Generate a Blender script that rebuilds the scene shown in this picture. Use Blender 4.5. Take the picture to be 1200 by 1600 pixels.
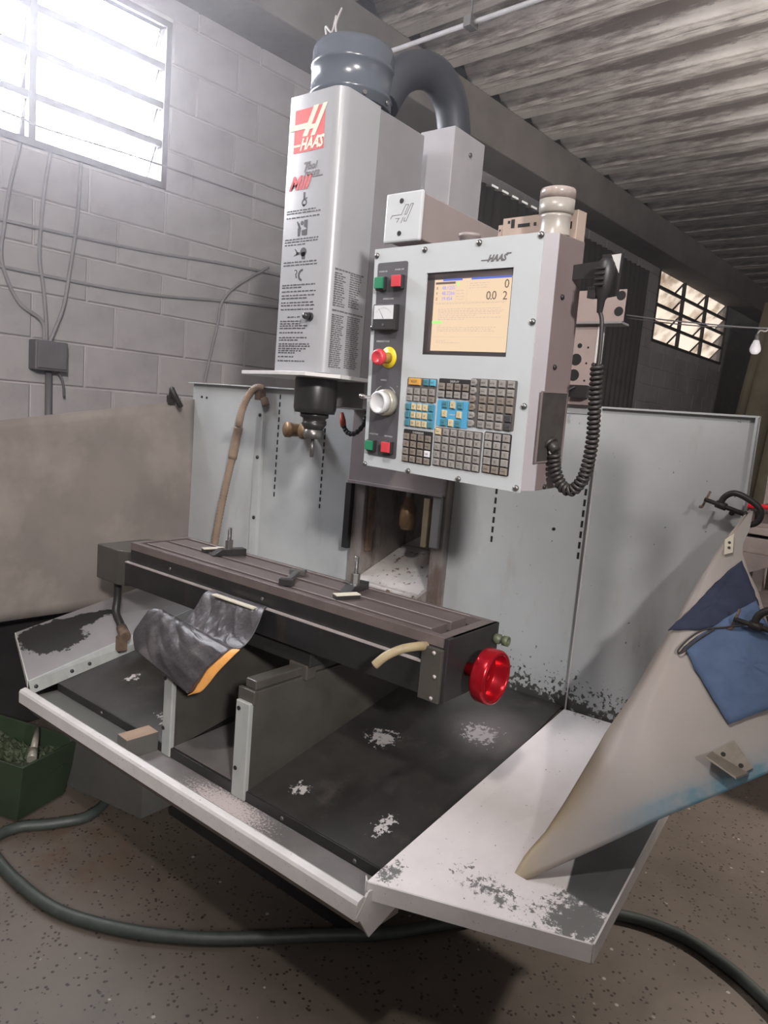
import bpy, bmesh, math, random
from mathutils import Vector, Matrix
random.seed(7)
S = bpy.context.scene
for o in list(bpy.data.objects): bpy.data.objects.remove(o)

# ------------------------------------------------------------------ camera
# x runs along the machine table, y away from the viewer, z up; metres
YAW, PITCH, ROLL, FPX = math.radians(37.7), math.radians(-7.62), math.radians(4.86), 1120.0
def cam_matrix():
    cy, sy = math.cos(YAW), math.sin(YAW); cp, sp = math.cos(PITCH), math.sin(PITCH); cr, sr = math.cos(ROLL), math.sin(ROLL)
    M0 = Matrix(((1,0,0),(0,0,-1),(0,1,0)))
    Rz = Matrix(((cy,sy,0),(-sy,cy,0),(0,0,1)))
    Rx = Matrix(((1,0,0),(0,cp,sp),(0,-sp,cp)))
    Rr = Matrix(((cr,-sr,0),(sr,cr,0),(0,0,1)))
    R = Rr @ Rx @ M0 @ Rz                     # world -> (right, down, forward)
    right, down, fwd = Vector(R[0]), Vector(R[1]), Vector(R[2])
    m = Matrix((right, -down, -fwd)).transposed().to_4x4()
    m.translation = Vector((1.5, -1.5, 1.40))
    return m
cd = bpy.data.cameras.new('camera'); cam = bpy.data.objects.new('camera', cd)
S.collection.objects.link(cam); cam.matrix_world = cam_matrix()
cd.sensor_fit = 'VERTICAL'; cd.sensor_height = 36.0; cd.lens = 36.0 * FPX / 1600.0
cd.clip_start = 0.02; cd.clip_end = 200
S.camera = cam

# ------------------------------------------------------------------ world, lights, exposure
S.view_settings.view_transform = 'Standard'; S.view_settings.look = 'None'
S.view_settings.gamma = 1.0; S.view_settings.use_curve_mapping = False
S.view_settings.exposure = 0.0
HAZE = 0.042                                           # density of the haze that imitates lens glare
w = bpy.data.worlds.new('hall_light'); S.world = w; w.use_nodes = True
bg = w.node_tree.nodes['Background']; bg.inputs[0].default_value = (0.86, 0.84, 0.9, 1); bg.inputs[1].default_value = 0.04

def area(name, loc, target, size, power, color, size_y=None):
    l = bpy.data.lights.new(name, 'AREA'); l.energy = power; l.color = color
    l.shape = 'RECTANGLE'; l.size = size; l.size_y = size_y or size
    o = bpy.data.objects.new(name, l); S.collection.objects.link(o)
    d = Vector(target) - Vector(loc)
    o.matrix_world = Matrix.Translation(loc) @ d.to_track_quat('-Z', 'Y').to_matrix().to_4x4()
    o['kind'] = 'structure'
    return o
area('lamp_hall', (0.95, -1.50, 3.1), (0.2, 0.4, 0.7), 0.16, 29, (1.0, 0.92, 0.88))
area('lamp_aisle', (4.4, -3.4, 3.1), (0.5, 0.3, 1.0), 0.30, 310, (1.0, 0.94, 0.92))
area('fill_right', (7.6, 1.5, 1.4), (0.0, 2.0, 2.6), 3.0, 30, (1.0, 0.90, 0.84), 2.4)  # unseen fill added on the right to brighten the roof
area('fill_ceiling', (1.9, 2.7, 0.25), (1.3, 2.6, 4.0), 1.6, 62, (1.0, 0.93, 0.89)).data.spread = math.radians(95)  # unseen fill added low down, aimed up to brighten the roof channels
l_ = bpy.data.lights.new('lamp_rear', 'SPOT'); l_.energy = 420; l_.color = (1.0, 0.90, 0.84); l_.spot_size = math.radians(34); l_.spot_blend = 0.5; l_.shadow_soft_size = 0.08
lo_ = bpy.data.objects.new('lamp_rear', l_); S.collection.objects.link(lo_); lo_['kind'] = 'structure'
lo_.matrix_world = Matrix.Translation((2.3,2.3,3.0)) @ (Vector((1.35,0.95,0.0))-Vector((2.3,2.3,3.0))).to_track_quat('-Z','Y').to_matrix().to_4x4()
WINDOW_LIGHT = 36.0                                    # the large window's frosted panes are the daylight source on the left

# ------------------------------------------------------------------ building frame
BR = Matrix.Rotation(math.radians(-3.5), 4, 'Z')      # the hall is turned a little against the machine
I4 = Matrix.Identity(4)

# ------------------------------------------------------------------ material helpers
class Mat:
    def __init__(s, name, color, rough=0.5, metal=0.0, spec=0.5):
        s.m = bpy.data.materials.new(name); s.m.use_nodes = True
        s.nt = s.m.node_tree; s.n = s.nt.nodes; s.b = s.n['Principled BSDF']
        s.b.inputs['Roughness'].default_value = rough; s.b.inputs['Metallic'].default_value = metal
        s.b.inputs['Specular IOR Level'].default_value = spec
        s.b.inputs['Base Color'].default_value = (*color, 1)
        s.tc = s.n.new('ShaderNodeTexCoord').outputs['Object']
        s.col = None; s.base = color; s.rough = rough
    def lk(s, a, b): s.nt.links.new(a, b)
    def noise(s, scale, detail=4, rough=0.6, stretch=(1,1,1), dist=0.0):
        mp = s.n.new('ShaderNodeMapping'); mp.inputs['Scale'].default_value = stretch; s.lk(s.tc, mp.inputs[0])
        t = s.n.new('ShaderNodeTexNoise'); t.inputs['Scale'].default_value = scale; t.inputs['Detail'].default_value = detail
        t.inputs['Roughness'].default_value = rough; t.inputs['Distortion'].default_value = dist
        s.lk(mp.outputs[0], t.inputs['Vector']); return t.outputs['Fac']
    def step(s, f, lo, hi, a=0.0, b=1.0):
        r = s.n.new('ShaderNodeMapRange'); r.interpolation_type = 'SMOOTHSTEP'
        for i, v in zip((1,2,3,4), (lo,hi,a,b)): r.inputs[i].default_value = v
        s.lk(f, r.inputs[0]); return r.outputs[0]
    def math(s, op, a, b):
        r = s.n.new('ShaderNodeMath'); r.operation = op
        for i, v in enumerate((a, b)):
            if isinstance(v, (int, float)): r.inputs[i].default_value = v
            else: s.lk(v, r.inputs[i])
        return r.outputs[0]
    def blob(s, c, r):                                  # 1 at the centre, 0 at the rim of an ellipsoid
        a = s.n.new('ShaderNodeVectorMath'); a.operation = 'SUBTRACT'; a.inputs[1].default_value = c; s.lk(s.tc, a.inputs[0])
        d = s.n.new('ShaderNodeVectorMath'); d.operation = 'DIVIDE'; d.inputs[1].default_value = r; s.lk(a.outputs[0], d.inputs[0])
        l = s.n.new('ShaderNodeVectorMath'); l.operation = 'LENGTH'; s.lk(d.outputs[0], l.inputs[0])
        return s.step(l.outputs['Value'], 0.0, 1.0, 1.0, 0.0)
    def axis(s, i):
        x = s.n.new('ShaderNodeSeparateXYZ'); s.lk(s.tc, x.inputs[0]); return x.outputs[i]
    def attr(s, name):
        a = s.n.new('ShaderNodeAttribute'); a.attribute_name = name; return a.outputs['Color']
    def layer(s, fac, color):
        m = s.n.new('ShaderNodeMix'); m.data_type = 'RGBA'
        s.lk(fac, m.inputs[0])
        if s.col is None: m.inputs[6].default_value = (*s.base, 1)
        else: s.lk(s.col, m.inputs[6])
        if isinstance(color, tuple): m.inputs[7].default_value = (*color, 1)
        else: s.lk(color, m.inputs[7])
        s.col = m.outputs[2]; return s
    def vary(s, scale=6, amount=0.25, lo=0.3, hi=0.75, stretch=(1,1,1)):
        c = s.base; return s.layer(s.step(s.noise(scale, 5, 0.65, stretch), lo, hi), tuple(v*(1-amount) for v in c))
    def bump(s, scale=60, strength=0.15, dist=0.002, detail=4, stretch=(1,1,1)):
        b = s.n.new('ShaderNodeBump'); b.inputs['Strength'].default_value = strength; b.inputs['Distance'].default_value = dist
        s.lk(s.noise(scale, detail, 0.6, stretch), b.inputs['Height']); s.lk(b.outputs[0], s.b.inputs['Normal']); return s
    def roughvar(s, scale=9, lo=0.3, hi=0.7):
        s.lk(s.step(s.noise(scale, 4), 0.3, 0.7, lo, hi), s.b.inputs['Roughness']); return s
    def emit(s, color, strength):
        s.b.inputs['Emission Color'].default_value = (*color, 1); s.b.inputs['Emission Strength'].default_value = strength; return s
    def done(s):
        if s.col is not None: s.lk(s.col, s.b.inputs['Base Color'])
        return s.m
def plain(name, c, rough=0.5, metal=0.0, var=0.15, sc=12, spec=0.5):
    return Mat(name, c, rough, metal, spec).vary(sc, var).done()

# ------------------------------------------------------------------ mesh helpers
def newbm(): return bmesh.new()
def add_box(bm, lo, hi, mi=0, mtx=None):
    x0,y0,z0 = lo; x1,y1,z1 = hi
    vs = [bm.verts.new(v) for v in ((x0,y0,z0),(x1,y0,z0),(x1,y1,z0),(x0,y1,z0),(x0,y0,z1),(x1,y0,z1),(x1,y1,z1),(x0,y1,z1))]
    if mtx is not None:
        for v in vs: v.co = mtx @ v.co
    for q in ((0,3,2,1),(4,5,6,7),(0,1,5,4),(1,2,6,5),(2,3,7,6),(3,0,4,7)):
        f = bm.faces.new([vs[i] for i in q]); f.material_index = mi
    return vs
def add_prism(bm, pts, off, mi=0, cap=True):
    """polygon pts (3d) swept by vector off"""
    off = Vector(off); a = [bm.verts.new(p) for p in pts]; b = [bm.verts.new(Vector(p)+off) for p in pts]
    n = len(pts); fs = []
    if cap: fs += [bm.faces.new(a[::-1]), bm.faces.new(b)]
    for i in range(n): fs.append(bm.faces.new((a[i], a[(i+1)%n], b[(i+1)%n], b[i])))
    for f in fs: f.material_index = mi
    return fs
def frame_of(d):
    d = Vector(d).normalized(); u = Vector((0,0,1)) if abs(d.z) < 0.9 else Vector((1,0,0))
    a = d.cross(u).normalized(); return a, d.cross(a).normalized(), d
def add_cyl(bm, p0, p1, r0, r1=None, seg=24, mi=0, caps=True, smooth=True):
    p0, p1 = Vector(p0), Vector(p1); r1 = r0 if r1 is None else r1
    a, b, d = frame_of(p1-p0)
    A = [bm.verts.new(p0 + (a*math.cos(t)+b*math.sin(t))*r0) for t in [2*math.pi*i/seg for i in range(seg)]]
    B = [bm.verts.new(p1 + (a*math.cos(t)+b*math.sin(t))*r1) for t in [2*math.pi*i/seg for i in range(seg)]]
    for i in range(seg):
        f = bm.faces.new((A[i], A[(i+1)%seg], B[(i+1)%seg], B[i])); f.smooth = smooth; f.material_index = mi
    if caps:
        for f in (bm.faces.new(A[::-1]), bm.faces.new(B)): f.material_index = mi
def add_lathe(bm, prof, origin, axis=(0,0,1), seg=32, mi=0):
    """prof: list of (radius, height)"""
    a, b, d = frame_of(axis); o = Vector(origin); rings = []
    for r, h in prof:
        rings.append([bm.verts.new(o + d*h + (a*math.cos(2*math.pi*i/seg)+b*math.sin(2*math.pi*i/seg))*max(r,1e-5)) for i in range(seg)])
    for k in range(len(rings)-1):
        for i in range(seg):
            f = bm.faces.new((rings[k][i], rings[k][(i+1)%seg], rings[k+1][(i+1)%seg], rings[k+1][i])); f.smooth = True; f.material_index = mi
    bm.faces.new(rings[0][::-1]).material_index = mi; bm.faces.new(rings[-1]).material_index = mi
def smooth_path(pts, n=8):
    P = [Vector(p) for p in pts]; out = []
    for i in range(len(P)-1):
        a, b, c, d = P[max(i-1,0)], P[i], P[i+1], P[min(i+2, len(P)-1)]
        for k in range(n):
            t = k/n
            out.append(0.5*((2*b)+(c-a)*t+(2*a-5*b+4*c-d)*t*t+(3*b-a-3*c+d)*t*t*t))
    out.append(P[-1]); return out
def add_tube(bm, pts, r, seg=10, mi=0, smooth=8, ribs=None):
    P = smooth_path(pts, smooth) if smooth else [Vector(p) for p in pts]
    rings = []; a = None
    for i, p in enumerate(P):
        d = (P[min(i+1, len(P)-1)] - P[max(i-1, 0)]).normalized()
        if a is None: a = frame_of(d)[0]
        a = (a - d*a.dot(d)).normalized(); b = d.cross(a)
        rr = r(i/(len(P)-1)) if callable(r) else r
        if ribs and i % 2: rr *= ribs
        rings.append([bm.verts.new(p + (a*math.cos(2*math.pi*k/seg)+b*math.sin(2*math.pi*k/seg))*rr) for k in range(seg)])
    for k in range(len(rings)-1):
        for i in range(seg):
            f = bm.faces.new((rings[k][i], rings[k][(i+1)%seg], rings[k+1][(i+1)%seg], rings[k+1][i])); f.smooth = True; f.material_index = mi
    bm.faces.new(rings[0][::-1]).material_index = mi; bm.faces.new(rings[-1]).material_index = mi
def add_helix(bm, pts, R, r, pitch, seg=6, per=12, mi=0):
    P = smooth_path(pts, 12); L = [0]
    for i in range(1, len(P)): L.append(L[-1] + (P[i]-P[i-1]).length)
    n = int(L[-1]/pitch*per); C = []; a = None; j = 0
    for k in range(n+1):
        s = L[-1]*k/n
        while j < len(L)-2 and L[j+1] < s: j += 1
        t = (s-L[j])/max(L[j+1]-L[j], 1e-9); p = P[j].lerp(P[j+1], t); d = (P[j+1]-P[j]).normalized()
        if a is None: a = frame_of(d)[0]
        a = (a - d*a.dot(d)).normalized(); b = d.cross(a); th = 2*math.pi*k/per
        C.append(p + (a*math.cos(th)+b*math.sin(th))*R)
    add_tube(bm, C, r, seg, mi, smooth=0)
def add_grid(bm, fn, nu, nv, mi=0, smooth=True):
    V = [[bm.verts.new(fn(i/nu, j/nv)) for j in range(nv+1)] for i in range(nu+1)]
    for i in range(nu):
        for j in range(nv):
            f = bm.faces.new((V[i][j], V[i+1][j], V[i+1][j+1], V[i][j+1])); f.smooth = smooth; f.material_index = mi
    return V
WM = {}
def put(name, bm, mats, parent=None, bevel=0.0, solid=0.0, origin=None, seg=2, flip=True):
    """link bm (world space) as one object; if it has a parent its verts go to the parent's space"""
    if flip: bmesh.ops.recalc_face_normals(bm, faces=bm.faces)
    if parent is not None: T = WM[parent.name]
    else: T = Matrix.Translation(origin) if origin is not None else I4
    bm.transform(T.inverted())
    me = bpy.data.meshes.new(name); bm.to_mesh(me); bm.free()
    for m in (mats if isinstance(mats, (list, tuple)) else [mats]): me.materials.append(m)
    o = bpy.data.objects.new(name, me); S.collection.objects.link(o)
    if parent is not None: o.parent = parent
    else: o.matrix_world = T
    WM[o.name] = T
    if solid:
        md = o.modifiers.new('solid', 'SOLIDIFY'); md.thickness = solid; md.offset = 0
    if bevel:
        md = o.modifiers.new('bevel', 'BEVEL'); md.width = bevel; md.segments = seg; md.limit_method = 'ANGLE'; md.angle_limit = 0.7
    return o
def box(name, lo, hi, mat, parent=None, bevel=0.002, mtx=None, **k):
    bm = newbm(); add_box(bm, lo, hi, 0, mtx); return put(name, bm, mat, parent, bevel, **k)
def empty(name, loc, label, cat, group=None, mtx=None):
    o = bpy.data.objects.new(name, None); S.collection.objects.link(o)
    T = mtx if mtx is not None else Matrix.Translation(loc)
    o.matrix_world = T; WM[o.name] = T; o.empty_display_size = 0.05
    return tag(o, label, cat, group)
def tag(o, label=None, cat=None, group=None, kind=None):
    if label: o['label'] = label
    if cat: o['category'] = cat
    if group: o['group'] = group
    if kind: o['kind'] = kind
    return o
def struct(o): o['kind'] = 'structure'; return o
def copy_of(src, parent, mtx):
    """a copy sharing src's mesh; mtx in the parent's space"""
    c = src.copy(); S.collection.objects.link(c); c.parent = parent; c.matrix_local = mtx; WM[c.name] = I4
    return c
_txt = {}
def text_mesh(s, size, shear=0.0, bold=0.0, space=1.0, ext=0.0002, align='LEFT'):
    key = (s, size, shear, bold, space, align)
    if key not in _txt:
        cu = bpy.data.curves.new('lettering', 'FONT'); cu.body = s; cu.size = size; cu.shear = shear; cu.offset = bold
        cu.extrude = ext; cu.space_character = space; cu.align_x = align; cu.resolution_u = 2
        o = bpy.data.objects.new('lettering_tmp', cu); S.collection.objects.link(o)
        dg = bpy.context.evaluated_depsgraph_get(); me = bpy.data.meshes.new_from_object(o.evaluated_get(dg))
        bpy.data.objects.remove(o); _txt[key] = me
    return _txt[key]
def add_text(bm, s, size, mtx, mi=0, **k):
    me = text_mesh(s, size, **k); n0 = len(bm.verts); f0 = len(bm.faces)
    bm.from_mesh(me); bm.verts.ensure_lookup_table(); bm.faces.ensure_lookup_table()
    for v in bm.verts[n0:]: v.co = mtx @ v.co
    for f in bm.faces[f0:]: f.material_index = mi
def face_mtx(o, right, up):
    r, u = Vector(right).normalized(), Vector(up).normalized(); n = r.cross(u)
    m = Matrix((r, u, n)).transposed().to_4x4(); m.translation = Vector(o); return m

# ------------------------------------------------------------------ materials
CLEAN = (0.44, 0.475, 0.49)
m_paint = Mat('machine_paint', CLEAN, 0.42).vary(3, 0.12).bump(220, 0.05, 0.001).done()
m_head = Mat('head_paint', (0.36, 0.37, 0.39), 0.28).vary(2, 0.06).done()
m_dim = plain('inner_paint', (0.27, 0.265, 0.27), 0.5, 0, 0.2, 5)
pm = Mat('back_panel_paint', (0.46, 0.485, 0.49), 0.5).vary(2.5, 0.16)
chips = pm.step(pm.math('ADD', pm.noise(75, 5, 0.6), pm.math('ADD', pm.step(pm.axis(2), 0.55, 0.74, 0.19, -0.05), pm.step(pm.noise(6, 2), 0.3, 0.7, -0.03, 0.03))), 0.655, 0.67)
chips2 = pm.math('MULTIPLY', chips, pm.step(pm.axis(0), 0.35, 0.5))
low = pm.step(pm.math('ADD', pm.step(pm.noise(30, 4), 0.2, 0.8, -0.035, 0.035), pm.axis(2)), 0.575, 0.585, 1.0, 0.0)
pm.layer(pm.step(pm.noise(11, 5, 0.7, (1,1,0.25)), 0.56, 0.80, 0, 0.35), (0.27, 0.22, 0.18))
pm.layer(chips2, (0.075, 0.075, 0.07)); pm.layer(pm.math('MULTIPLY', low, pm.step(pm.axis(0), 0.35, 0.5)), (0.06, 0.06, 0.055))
m_back = pm.done()
pt = Mat('chip_tray_steel', (0.040, 0.038, 0.035), 0.36)
pt.vary(4, 0.4, 0.35, 0.65)
pt.layer(pt.step(pt.noise(9, 6, 0.7), 0.52, 0.78, 0, 0.6), (0.115, 0.10, 0.09))
def flecks(M_, spots, scale, lo, col, th=0.02):
    tot = None
    for c, r in spots:
        b = M_.blob(c, r); tot = b if tot is None else M_.math('MAXIMUM', tot, b)
    f = M_.math('ADD', M_.noise(scale, 7, 0.72), M_.math('MULTIPLY', tot, 0.31))
    M_.layer(M_.step(f, lo, lo+th), col)
flecks(pt, [((0.33,0.10,0.47),(0.10,0.09,0.2)), ((-0.27,-0.19,0.42),(0.12,0.09,0.2)), ((-0.44,0.0,0.45),(0.16,0.10,0.2)), ((0.30,-0.2,0.42),(0.06,0.05,0.2)),
            ((0.56,-0.18,0.42),(0.05,0.09,0.2)), ((0.55,0.28,0.5),(0.13,0.10,0.2)), ((-0.6,-0.12,0.43),(0.05,0.05,0.2))], 60, 0.72, (0.52,0.50,0.49))
pt.layer(pt.math('MULTIPLY', pt.blob((0.56,0.30,0.5),(0.16,0.16,0.3)), 0.5), (0.30,0.26,0.25))
m_tray = pt.bump(90, 0.1, 0.001).done()
gt = Mat('gutter_steel', (0.20, 0.19, 0.185), 0.36).vary(5, 0.35)
flecks(gt, [((0.17,-0.34,0.375),(0.28,0.10,0.1))], 150, 0.64, (0.56,0.50,0.49), 0.1)
gt.layer(gt.step(gt.axis(0), -0.3, -0.2, 0.8, 0.0), (0.09,0.095,0.085))
m_gutter = gt.done()
fw = Mat('white_worn_paint', (0.80, 0.765, 0.76), 0.42)
fw.vary(5, 0.12)
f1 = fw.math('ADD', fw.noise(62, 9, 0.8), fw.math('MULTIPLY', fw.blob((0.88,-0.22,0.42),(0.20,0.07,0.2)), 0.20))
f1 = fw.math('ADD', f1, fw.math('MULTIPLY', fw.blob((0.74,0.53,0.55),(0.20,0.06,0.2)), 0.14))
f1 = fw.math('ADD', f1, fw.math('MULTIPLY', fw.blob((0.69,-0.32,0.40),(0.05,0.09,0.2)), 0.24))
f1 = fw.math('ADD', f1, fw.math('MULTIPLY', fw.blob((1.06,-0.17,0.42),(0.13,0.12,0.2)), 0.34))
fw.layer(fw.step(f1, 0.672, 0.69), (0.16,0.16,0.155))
fw.layer(fw.step(fw.noise(120, 3, 0.6), 0.70, 0.72), (0.12,0.10,0.09))
fw.layer(fw.math('MULTIPLY', fw.step(fw.math('ADD', fw.axis(0), fw.math('MULTIPLY', fw.axis(1), 0.25)), 0.97, 0.975), fw.step(fw.axis(1), -0.13, -0.12)), (0.085,0.09,0.09))  # outer part below the faded sheet painted dark as its shade
m_flap = fw.bump(120, 0.06, 0.001).done()
lf = Mat('left_flap_paint', (0.27, 0.26, 0.265), 0.6, 0, 0.25).vary(5, 0.15)
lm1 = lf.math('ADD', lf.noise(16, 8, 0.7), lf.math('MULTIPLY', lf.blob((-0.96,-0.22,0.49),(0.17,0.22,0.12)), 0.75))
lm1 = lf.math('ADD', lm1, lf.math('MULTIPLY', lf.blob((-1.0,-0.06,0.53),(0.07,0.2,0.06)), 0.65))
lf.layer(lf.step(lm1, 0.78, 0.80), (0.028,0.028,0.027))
m_lflap = lf.done()
m_lip = Mat('lip_paint', (0.60, 0.585, 0.57), 0.4).vary(9, 0.15)
m_lip.layer(m_lip.step(m_lip.noise(160, 3), 0.68, 0.70), (0.15,0.13,0.12)); m_lip = m_lip.done()
bs = Mat('base_casting', (0.07, 0.065, 0.056), 0.38).vary(6, 0.35)
bs.layer(bs.step(bs.noise(10, 5, 0.7, (1,1,0.15)), 0.48, 0.72, 0, 0.75), (0.055,0.05,0.045))
m_base = bs.done()
m_post = Mat('post_paint', (0.37, 0.39, 0.375), 0.4).vary(14, 0.2, 0.3, 0.7, (1,1,0.3)).done()
m_dark = plain('oily_black_steel', (0.035, 0.034, 0.034), 0.35, 0.2, 0.3, 8)
m_black = plain('black_gap', (0.012, 0.012, 0.012), 0.7, 0, 0.1)
tf = Mat('table_front_iron', (0.045, 0.045, 0.046), 0.30, 0.55).vary(9, 0.3)
tf.layer(tf.step(tf.noise(14, 5, 0.7, (1,1,0.2)), 0.55, 0.8, 0, 0.5), (0.11,0.09,0.075)); m_tfront = tf.bump(140, 0.06, 0.001).done()
tt = Mat('table_top_iron', (0.175, 0.142, 0.135), 0.38, 0.3).vary(10, 0.25)
tt.layer(tt.step(tt.noise(30, 6, 0.7), 0.58, 0.7, 0, 0.5), (0.12,0.10,0.095)); m_ttop = tt.bump(160, 0.06, 0.001).done()
m_bright = plain('machined_steel', (0.50, 0.45, 0.43), 0.35, 0.25, 0.25, 20)
m_steel = plain('grey_steel', (0.22, 0.215, 0.21), 0.35, 0.75, 0.25, 30)
m_chrome = plain('chrome', (0.75, 0.74, 0.74), 0.14, 1.0, 0.05)
m_rust = Mat('rusty_iron', (0.17, 0.115, 0.08), 0.7).vary(25, 0.5).bump(90, 0.3, 0.002).done()
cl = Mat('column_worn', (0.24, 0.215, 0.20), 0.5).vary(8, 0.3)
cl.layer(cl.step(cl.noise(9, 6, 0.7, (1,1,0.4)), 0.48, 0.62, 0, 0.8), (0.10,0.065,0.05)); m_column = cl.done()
ch = Mat('chute_paint', (0.50, 0.48, 0.46), 0.5).vary(10, 0.3)
ch.layer(ch.step(ch.noise(40, 5), 0.60, 0.64), (0.14,0.09,0.06)); m_chute = ch.done()
m_brass = Mat('oil_stained_brass', (0.30, 0.19, 0.10), 0.45, 0.4).vary(20, 0.35).done()
m_hose = Mat('oily_hose', (0.32, 0.235, 0.17), 0.55).vary(9, 0.35).done()
m_tan = Mat('tan_tube', (0.36, 0.29, 0.17), 0.5).vary(14, 0.3).done()
m_red = Mat('red_anodised', (0.42, 0.008, 0.018), 0.22, 0.55).done()
m_redplug = plain('orange_red_nozzle', (0.55, 0.09, 0.04), 0.4)
m_drum = Mat('motor_blue_grey', (0.10, 0.115, 0.14), 0.22).vary(3, 0.15).done()
m_duct = Mat('black_duct', (0.035, 0.04, 0.05), 0.5).done()
m_wall = Mat('block_paint', (0.37, 0.355, 0.36), 0.8).vary(2, 0.22)
m_wall.layer(m_wall.step(m_wall.noise(14, 6, 0.7), 0.5, 0.75, 0, 0.35), (0.24,0.225,0.22)); m_wall = m_wall.bump(90, 0.2, 0.002).done()
m_mortar = Mat('mortar', (0.47, 0.445, 0.45), 0.9).vary(6, 0.25).bump(120, 0.4, 0.003).done()
cc = Mat('stained_concrete', (0.66, 0.62, 0.585), 0.85).vary(3, 0.3)
cc.layer(cc.step(cc.noise(4.5, 9, 0.75, (0.22,2.2,1.5)), 0.47, 0.60, 0, 0.85), (0.15,0.125,0.115))
cc.layer(cc.step(cc.noise(30, 5, 0.7, (0.4,1.5,1)), 0.6, 0.7, 0, 0.7), (0.06,0.05,0.045)); m_conc = cc.bump(60, 0.3, 0.004).done()
m_beam = Mat('beam_concrete', (0.22, 0.20, 0.185), 0.9).vary(2.5, 0.35).bump(50, 0.3, 0.004).done()
fl = Mat('terrazzo_floor', (0.135, 0.112, 0.09), 0.5).vary(1.8, 0.35)
vo = fl.n.new('ShaderNodeTexVoronoi'); vo.inputs['Scale'].default_value = 62; fl.lk(fl.tc, vo.inputs['Vector'])
vr = fl.math('GREATER_THAN', fl.noise(34, 1), 0.50)
fl.layer(fl.math('MULTIPLY', fl.step(vo.outputs['Distance'], 0.22, 0.30, 1.0, 0.0), fl.step(fl.noise(26, 2), 0.47, 0.50)), (0.028,0.020,0.017))
vo2 = fl.n.new('ShaderNodeTexVoronoi'); vo2.inputs['Scale'].default_value = 24; fl.lk(fl.tc, vo2.inputs['Vector'])
fl.layer(fl.math('MULTIPLY', fl.step(vo2.outputs['Distance'], 0.10, 0.14, 1.0, 0.0), fl.step(fl.noise(17, 2), 0.58, 0.62)), (0.34,0.31,0.28))
fl.layer(fl.math('MULTIPLY', fl.blob((-0.42,-0.42,0),(0.30,0.22,0.3)), fl.step(fl.noise(9, 5), 0.42, 0.6, 0, 0.75)), (0.10,0.055,0.03))
m_floor = fl.bump(90, 0.12, 0.002).done()
m_frame = plain('window_iron', (0.13, 0.12, 0.12), 0.6)
m_rframe = plain('window_iron_dark', (0.025, 0.02, 0.018), 0.7)
m_pane = Mat('bright_frosted_pane', (0.8,0.8,0.8), 0.5).emit((0.93, 0.94, 1.0), WINDOW_LIGHT).done()
rp = Mat('sooty_frosted_pane', (0.3,0.27,0.22), 0.5)
rr = rp.n.new('ShaderNodeMix'); rr.data_type = 'RGBA'
rp.lk(rp.step(rp.noise(2.2, 4, 0.6, (1,1,1.6)), 0.42, 0.72), rr.inputs[0]); rr.inputs[6].default_value = (1.0,0.86,0.72,1); rr.inputs[7].default_value = (0.26,0.17,0.11,1)
rp.lk(rr.outputs[2], rp.b.inputs['Emission Color']); rp.b.inputs['Emission Strength'].default_value = 1.15
m_spane = rp.done()
ls = Mat('dusty_grey_sheet', (0.245, 0.215, 0.195), 0.7).vary(2, 0.25)
ls.layer(ls.step(ls.noise(3.5, 6, 0.6), 0.5, 0.7, 0, 0.4), (0.36,0.33,0.29)); m_lsheet = ls.bump(40, 0.15, 0.002).done()
rs = Mat('faded_plastic_sheet', (0.36, 0.325, 0.30), 0.5)
rs.layer(rs.step(rs.noise(6, 6, 0.7), 0.35, 0.7, 0, 0.35), (0.27,0.26,0.24))
sx = rs.n.new('ShaderNodeSeparateColor'); rs.lk(rs.attr('tint'), sx.inputs[0])
rs.layer(rs.math('MULTIPLY', sx.outputs[0], rs.step(rs.noise(12, 5), 0.3, 0.6, 0.5, 1)), (0.40,0.32,0.19))
rs.layer(rs.math('MULTIPLY', sx.outputs[2], rs.step(rs.noise(9, 6, 0.7), 0.3, 0.6, 0.45, 1)), (0.07,0.21,0.29))
rs.layer(sx.outputs[1], (0.13,0.085,0.055)); m_rsheet = rs.bump(60, 0.15, 0.002).done()  # brown painted in for the dark fold along the left edge
m_navy = Mat('navy_denim', (0.035, 0.045, 0.085), 0.9).vary(20, 0.3).bump(500, 0.3, 0.001).done()
m_denim = Mat('faded_denim', (0.105, 0.165, 0.29), 0.9).vary(12, 0.25).bump(500, 0.3, 0.001).done()
vy = Mat('creased_black_vinyl', (0.055, 0.052, 0.057), 0.42).vary(7, 0.4)
vy.layer(vy.step(vy.noise(11, 6, 0.7), 0.5, 0.68, 0, 0.6), (0.13,0.115,0.115))
m_vinyl = vy.bump(16, 0.45, 0.012, 4).done()
m_orange = Mat('orange_lining', (0.78, 0.37, 0.10), 0.55).vary(20, 0.25).done()
m_ribbrown = plain('brown_lining', (0.10, 0.05, 0.03), 0.7)
m_wood = Mat('wood_block_grain', (0.36, 0.25, 0.18), 0.7).vary(14, 0.3, 0.3, 0.7, (1,0.2,1)).done()
m_greenb = Mat('green_plastic', (0.028, 0.048, 0.024), 0.6).vary(5, 0.35).done()
m_rubber = plain('dark_green_rubber', (0.05, 0.062, 0.055), 0.5, 0, 0.3, 30)
m_blackp = plain('black_plastic', (0.025, 0.024, 0.024), 0.45)
m_cream = plain('cream_plate', (0.62, 0.58, 0.47), 0.5)
m_clampi = plain('clamp_iron', (0.04, 0.036, 0.034), 0.5, 0.4, 0.3, 30)

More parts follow.
